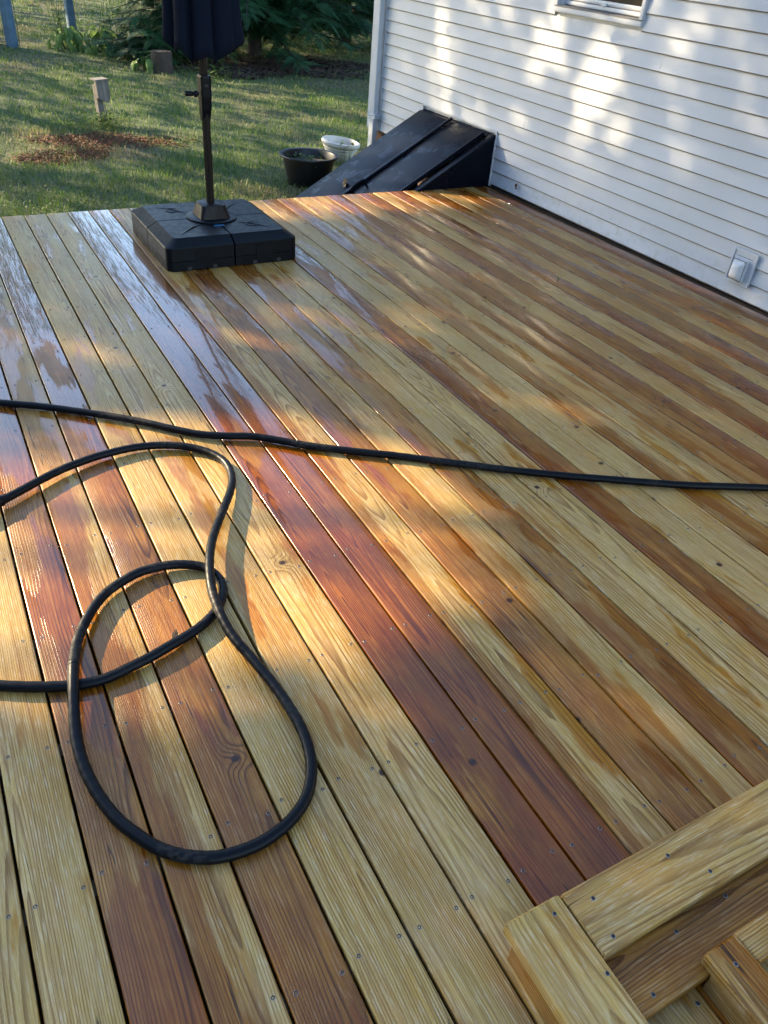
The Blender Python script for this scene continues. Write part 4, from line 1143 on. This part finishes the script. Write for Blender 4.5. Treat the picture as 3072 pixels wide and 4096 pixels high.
# ------------------------------------------------------------------ dead leaves and stones
def dead_leaf(label, loc, rot, size, mat):
    vs = []; fs = []; nu, nv = 6, 4
    for i in range(nu + 1):
        u = i / nu; w = .55 * math.sin(math.pi * (.04 + .92 * u)) ** .8 * (1 + .25 * math.sin(u * 14))
        for j in range(nv + 1):
            s_ = (j / nv - .5) * 2; vs.append(((u - .5) * size, w * s_ * .5 * size, size * (.28 * s_ * s_ * (.5 + u) + .12 * math.sin(u * 7 + s_ * 2) + .05)))
    for i in range(nu):
        for j in range(nv): fs.append((i*(nv+1)+j, i*(nv+1)+j+1, (i+1)*(nv+1)+j+1, (i+1)*(nv+1)+j))
    mb = MB(); mb.add(vs, fs); o = mb.build('dead_leaf', mat, smooth='all', loc=loc, rot=rot)
    return tag(o, label, 'leaf')
g1 = to_ground(*c1(1165, 1410), .004)
dead_leaf('curled brown leaf lying on the red board inside the hose loop', g1, (0, 0, .9), .035, M['pale_leaf'])
xl = -1.06; bpz = .420 + sl_ * xl + .03
dead_leaf('pale crumpled leaf stuck on the black cellar door', Matrix.Translation(house_pt(0, .6, 0)) @ Vector((xl, .17, bpz + .004)), (.0, -ang, .6), .085, M['pale_leaf'])
g2 = to_ground(1155, 772, -.14)
dead_leaf('rust brown leaf caught beside the far edge of the deck', Vector((2.80, 6.12, -.19)), (.3, .2, .4), .13, M['dead_leaf'])
dead_leaf('little orange leaf clinging to the white siding above the deck', house_pt(-.020, -.395 + .02, .098), (0, R_(-90), .3), .045, M['dead_leaf'])
for (px_, py_, sz, rot_, mt_, lab_) in ((2233, 1118, .022, .5, 'weed', 'tiny green leaf on the far middle boards of the deck'), (1943, 1192, .02, 2.1, 'dead_leaf', 'dark red leaf scrap on the wet boards near the middle of the deck')):
    dead_leaf(lab_, to_ground(px_, py_, .003), (0, 0, rot_), sz, M[mt_])
stn = MB(); vs = []; 
for i in range(7):
    for k in range(10):
        ph_, th = math.pi * i / 6, 2 * math.pi * k / 10; q_ = 1 + .25 * mnoise.noise((math.cos(th)*math.sin(ph_)*1.6, math.sin(th)*math.sin(ph_)*1.6, math.cos(ph_)*1.6))
        vs.append((.11*q_*math.cos(th)*math.sin(ph_), .085*q_*math.sin(th)*math.sin(ph_), .06*q_*math.cos(ph_)))
stn.add(vs, [(i*10+k, i*10+(k+1) % 10, (i+1)*10+(k+1) % 10, (i+1)*10+k) for i in range(6) for k in range(10)])
tag(stn.build('rock', M['stone'], smooth='all', loc=(2.66, 6.2, -.23)), 'grey rock just past the far deck edge left of the cellar door', 'rock')
blk = MB(); blk.box((2.5, 6.08, -.45), (3.0, 6.35, -.26)); tag(blk.build('stone_block', M['stone']), 'rough stone block below the far deck edge beside the cellar door', 'stone block')

# ------------------------------------------------------------------ trees beyond the view, whose leaves break up the low sun
LIT_DECK = [(.52, 2.17, 1.12, .80, -.25, 1.), (.90, 1.4, .20, .26, 0, .25), (.95, .80, .24, .22, 0, .3), (1.0, 3.75, 1.5, .28, -.1, .55), (2.1, 4.3, .45, .32, 0, .4), (.0, 4.0, .6, .35, 0, .6),
            (3.2, 5.72, 1.5, .30, 0, .95), (2.42, 2.33, .26, .14, 0, .5), (3.9, 2.7, .40, .20, 0, .6)]
LIT_WALL = [(.86, .98, .36, .60, 0, 1.), (.52, .50, .30, .30, 0, .95), (-.68, 1.18, .52, .46, 0, .95), (-1.12, .80, .34, .55, 0, 1.), (-1.80, 1.36, .42, .34, 0, .9), (.05, .30, .34, .20, 0, .65),
            (-.45, .42, .30, .34, 0, .6), (-1.98, .95, .20, .36, 0, .5), (-2.41, 1.14, .045, .16, 0, .9), (-2.95, .12, .16, .45, 0, .85), (-.95, 1.62, .6, .30, 0, .95), (-1.5, .35, .4, .26, 0, .35), (.2, 1.15, .45, .40, 0, .5), (-.2, .75, .5, .35, 0, .35), (1.6, .9, .3, .5, 0, .25)]
LIT_YARD = [(1.8, 9.95, 1.25, .5, .05, 1.), (2.9, 10.15, .7, .25, 0, .6), (3.9, 10.5, .8, .35, .3, .6), (5.3, 10.2, .5, .8, 0, .55), (4.6, 27.5, 4.5, 2.0, 0, .85), (.8, 8.9, .5, .3, 0, .3), (2.1, 10.9, .4, .3, 0, .8), (3.2, 18.2, 1.4, .9, 0, .35), (1.8, 7.3, 1., .35, 0, .25)]
def litf(L, a, b):
    out = np.zeros(len(a))
    for (cx, cy, rx, ry, an, st) in L:
        c, s_ = math.cos(an), math.sin(an); dx, dy = a - cx, b - cy
        g = ((dx*c + dy*s_) / rx) ** 2 + ((-dx*s_ + dy*c) / ry) ** 2
        out = np.maximum(out, st * np.clip((1.45 - g) / .6, 0, 1))
    return out
SN = np.array(SUN)
leaves = []
def sow(targets, lit, tmin, tmax, size):
    ok = rng.random(len(targets)) > lit
    T = targets[ok]; tt = rng.uniform(tmin, tmax, len(T))[:, None]
    leaves.append((T + tt * SN, np.full(len(T), size)))
n = 21000
x = rng.uniform(-1.6, 4.4, n); y = rng.uniform(-1.2, 6.0, n); sow(np.stack([x, y, np.zeros(n)], 1), np.maximum(litf(LIT_DECK, x, y), .015), 12, 21, .13)
n = 20000
yl = rng.uniform(-4.5, 2.4, n); zl = rng.uniform(0, 2.9, n)
env = litf(LIT_WALL, yl, zl)
stk = np.array([mnoise.noise((a * 5.2, b * 1.5, 3.1)) + .6 * mnoise.noise((a * 12, b * 3.2, 7.7)) for a, b in zip(yl, zl)])
env = np.where(env > .02, np.clip(env * (.66 + 1.0 * stk), 0, 1), np.clip(.05 + .22 * stk, 0, 1))
sow(np.stack([4.442 - .0206 * yl, 5.94 + yl, zl + .0099 * yl], 1), np.maximum(env, .015), 11, 18, .10)
n = 15000
x = rng.uniform(-3, 13, n); y = rng.uniform(6.0, 30, n)
sow(np.stack([x, y, np.full(n, YARD)], 1), np.maximum(litf(LIT_YARD, x, y), .35), 12, 22, .24)
C_ = np.concatenate([l[0] for l in leaves]); SZ = np.concatenate([l[1] for l in leaves])
TR = np.array([(-10.6, 12.0), (-3.9, 20.0), (-4.0, 24.5), (-6.5, 30.0), (.5, 33.5), (-2.5, 40.0), (5.5, 42.0)])
own = np.argmin(((C_[:, None, :2] - TR[None]) ** 2).sum(-1), 1)
LBL = ['broadleaf tree nearest the deck on the sunny side', 'broadleaf tree second along the sunny side of the lawn', 'spreading broadleaf tree third along the lawn edge', 'outer broadleaf tree at the sunny corner of the lawn', 'broadleaf tree straight across the lawn beyond the posts', 'tall broadleaf tree at the far left of the lawn', 'far broadleaf tree across the lawn behind the conifer']
for i in range(len(TR)):
    sel = own == i
    if sel.sum() < 30: continue
    P = C_[sel]; s_ = SZ[sel] * rng.uniform(.7, 1.3, sel.sum()); n = len(P)
    base = np.array([TR[i][0], TR[i][1], YARD])
    o = thing('broadleaf_tree', LBL[i], 'tree', tuple(base), group='trees along the sunny side of the lawn')
    d1 = rng.normal(size=(n, 3)); d1 /= np.linalg.norm(d1, axis=1)[:, None]
    d2 = np.cross(d1, rng.normal(size=(n, 3))); d2 /= np.linalg.norm(d2, axis=1)[:, None]
    Q = P - base
    V = np.stack([Q - d1 * s_[:, None] * .6, Q + d2 * s_[:, None] * .42, Q + d1 * s_[:, None] * .6, Q - d2 * s_[:, None] * .42], 1).reshape(-1, 3)
    link('crown', np_mesh('crown', V, np.arange(4*n).reshape(n, 4), M['leaf']), o)
    tk = MB(); top = Q.mean(0); hz = np.percentile(Q[:, 2], 80)
    tk.tube(catmull([(0, 0, -.2), (.05, 0, 1.5), (top[0]*.3, top[1]*.3, hz*.55), (top[0]*.7, top[1]*.7, hz)], 5), [.24 - .012 * k for k in range(16)], 10)
    tk.build('trunk', M['bark'], o, smooth='all')
    lm = MB()
    for j in range(9):
        e = Q[rng.integers(n)]
        s0 = np.array([top[0]*.25, top[1]*.25, hz*.5])
        lm.tube([s0, s0 * .5 + e * .5 + np.array([0, 0, .4]), e], [.05, .03, .010], 6)
    lm.build('limbs', M['bark'], o, smooth='all')

# unseen woods: far ones the wet boards mirror, nearer ones added to shade the wall
def woods(n, az0, az1, d0, d1, zmax, size, gaps):
    az = np.radians(rng.uniform(az0, az1, n)); d = rng.uniform(d0, d1, n)
    x, y = d * np.sin(az), d * np.cos(az)
    topz = zmax * (1 - .75 * np.exp(-((np.degrees(az) - 9) / 7.5) ** 2)) * (.72 + .22 * np.sin(az * 23 + 1) + .16 * np.sin(az * 61 + .5) + .08 * np.sin(az * 140))
    z = rng.uniform(0, 1, n) ** .8 * topz
    P = np.stack([x, y, z + YARD], 1)
    d1_ = rng.normal(size=(n, 3)); d1_ /= np.linalg.norm(d1_, axis=1)[:, None]; d2_ = np.cross(d1_, rng.normal(size=(n, 3))); d2_ /= np.linalg.norm(d2_, axis=1)[:, None]
    s_ = size * rng.uniform(.6, 1.4, n)[:, None]
    V = np.stack([P - d1_ * s_ * .6, P + d2_ * s_ * .45, P + d1_ * s_ * .6, P - d2_ * s_ * .45], 1).reshape(-1, 3)
    return V
V = np.concatenate([woods(14000, -8, 100, 46, 60, 17, .9, None), woods(11000, -150, -54, 20, 28, 18, .85, None)])
tag(link('unseen_woods', np_mesh('unseen_woods', V, np.arange(len(V)).reshape(-1, 4), M['leaf'])), kind='stuff')

# string of bulbs hung from the eave, whose shadow falls on the siding
SH = [(-1.039, 1.435), (-1.162, 1.295), (-1.324, 1.152), (-1.48, 1.001)]
pts = [house_pt(-.014, a, b + .01 * 1) + SUN * 2.6 for a, b in [(-.80, 1.75), (-.93, 1.58), (-1.02, 1.46), (-1.13, 1.32), (-1.28, 1.185), (-1.45, 1.03), (-1.62, .95), (-1.9, .99)]]
sg = thing('string_lights', 'string of frosted bulbs on a dark cord hung beside the house', 'string lights', tuple(pts[0]))
m_ = MB(); m_.tube([p - pts[0] for p in catmull(pts, 5)], .004, 6); m_.build('cord', M['cord'], sg)
bl = MB(); bl.lathe([(.001, -.085), (.012, -.08), (.022, -.06), (.024, -.045), (.016, -.02), (.012, .0)], 12); blm = bl.mesh('bulb', M['bulb'], smooth='all')
for p in pts[1:7]: link('bulb', blm, sg, p - pts[0])
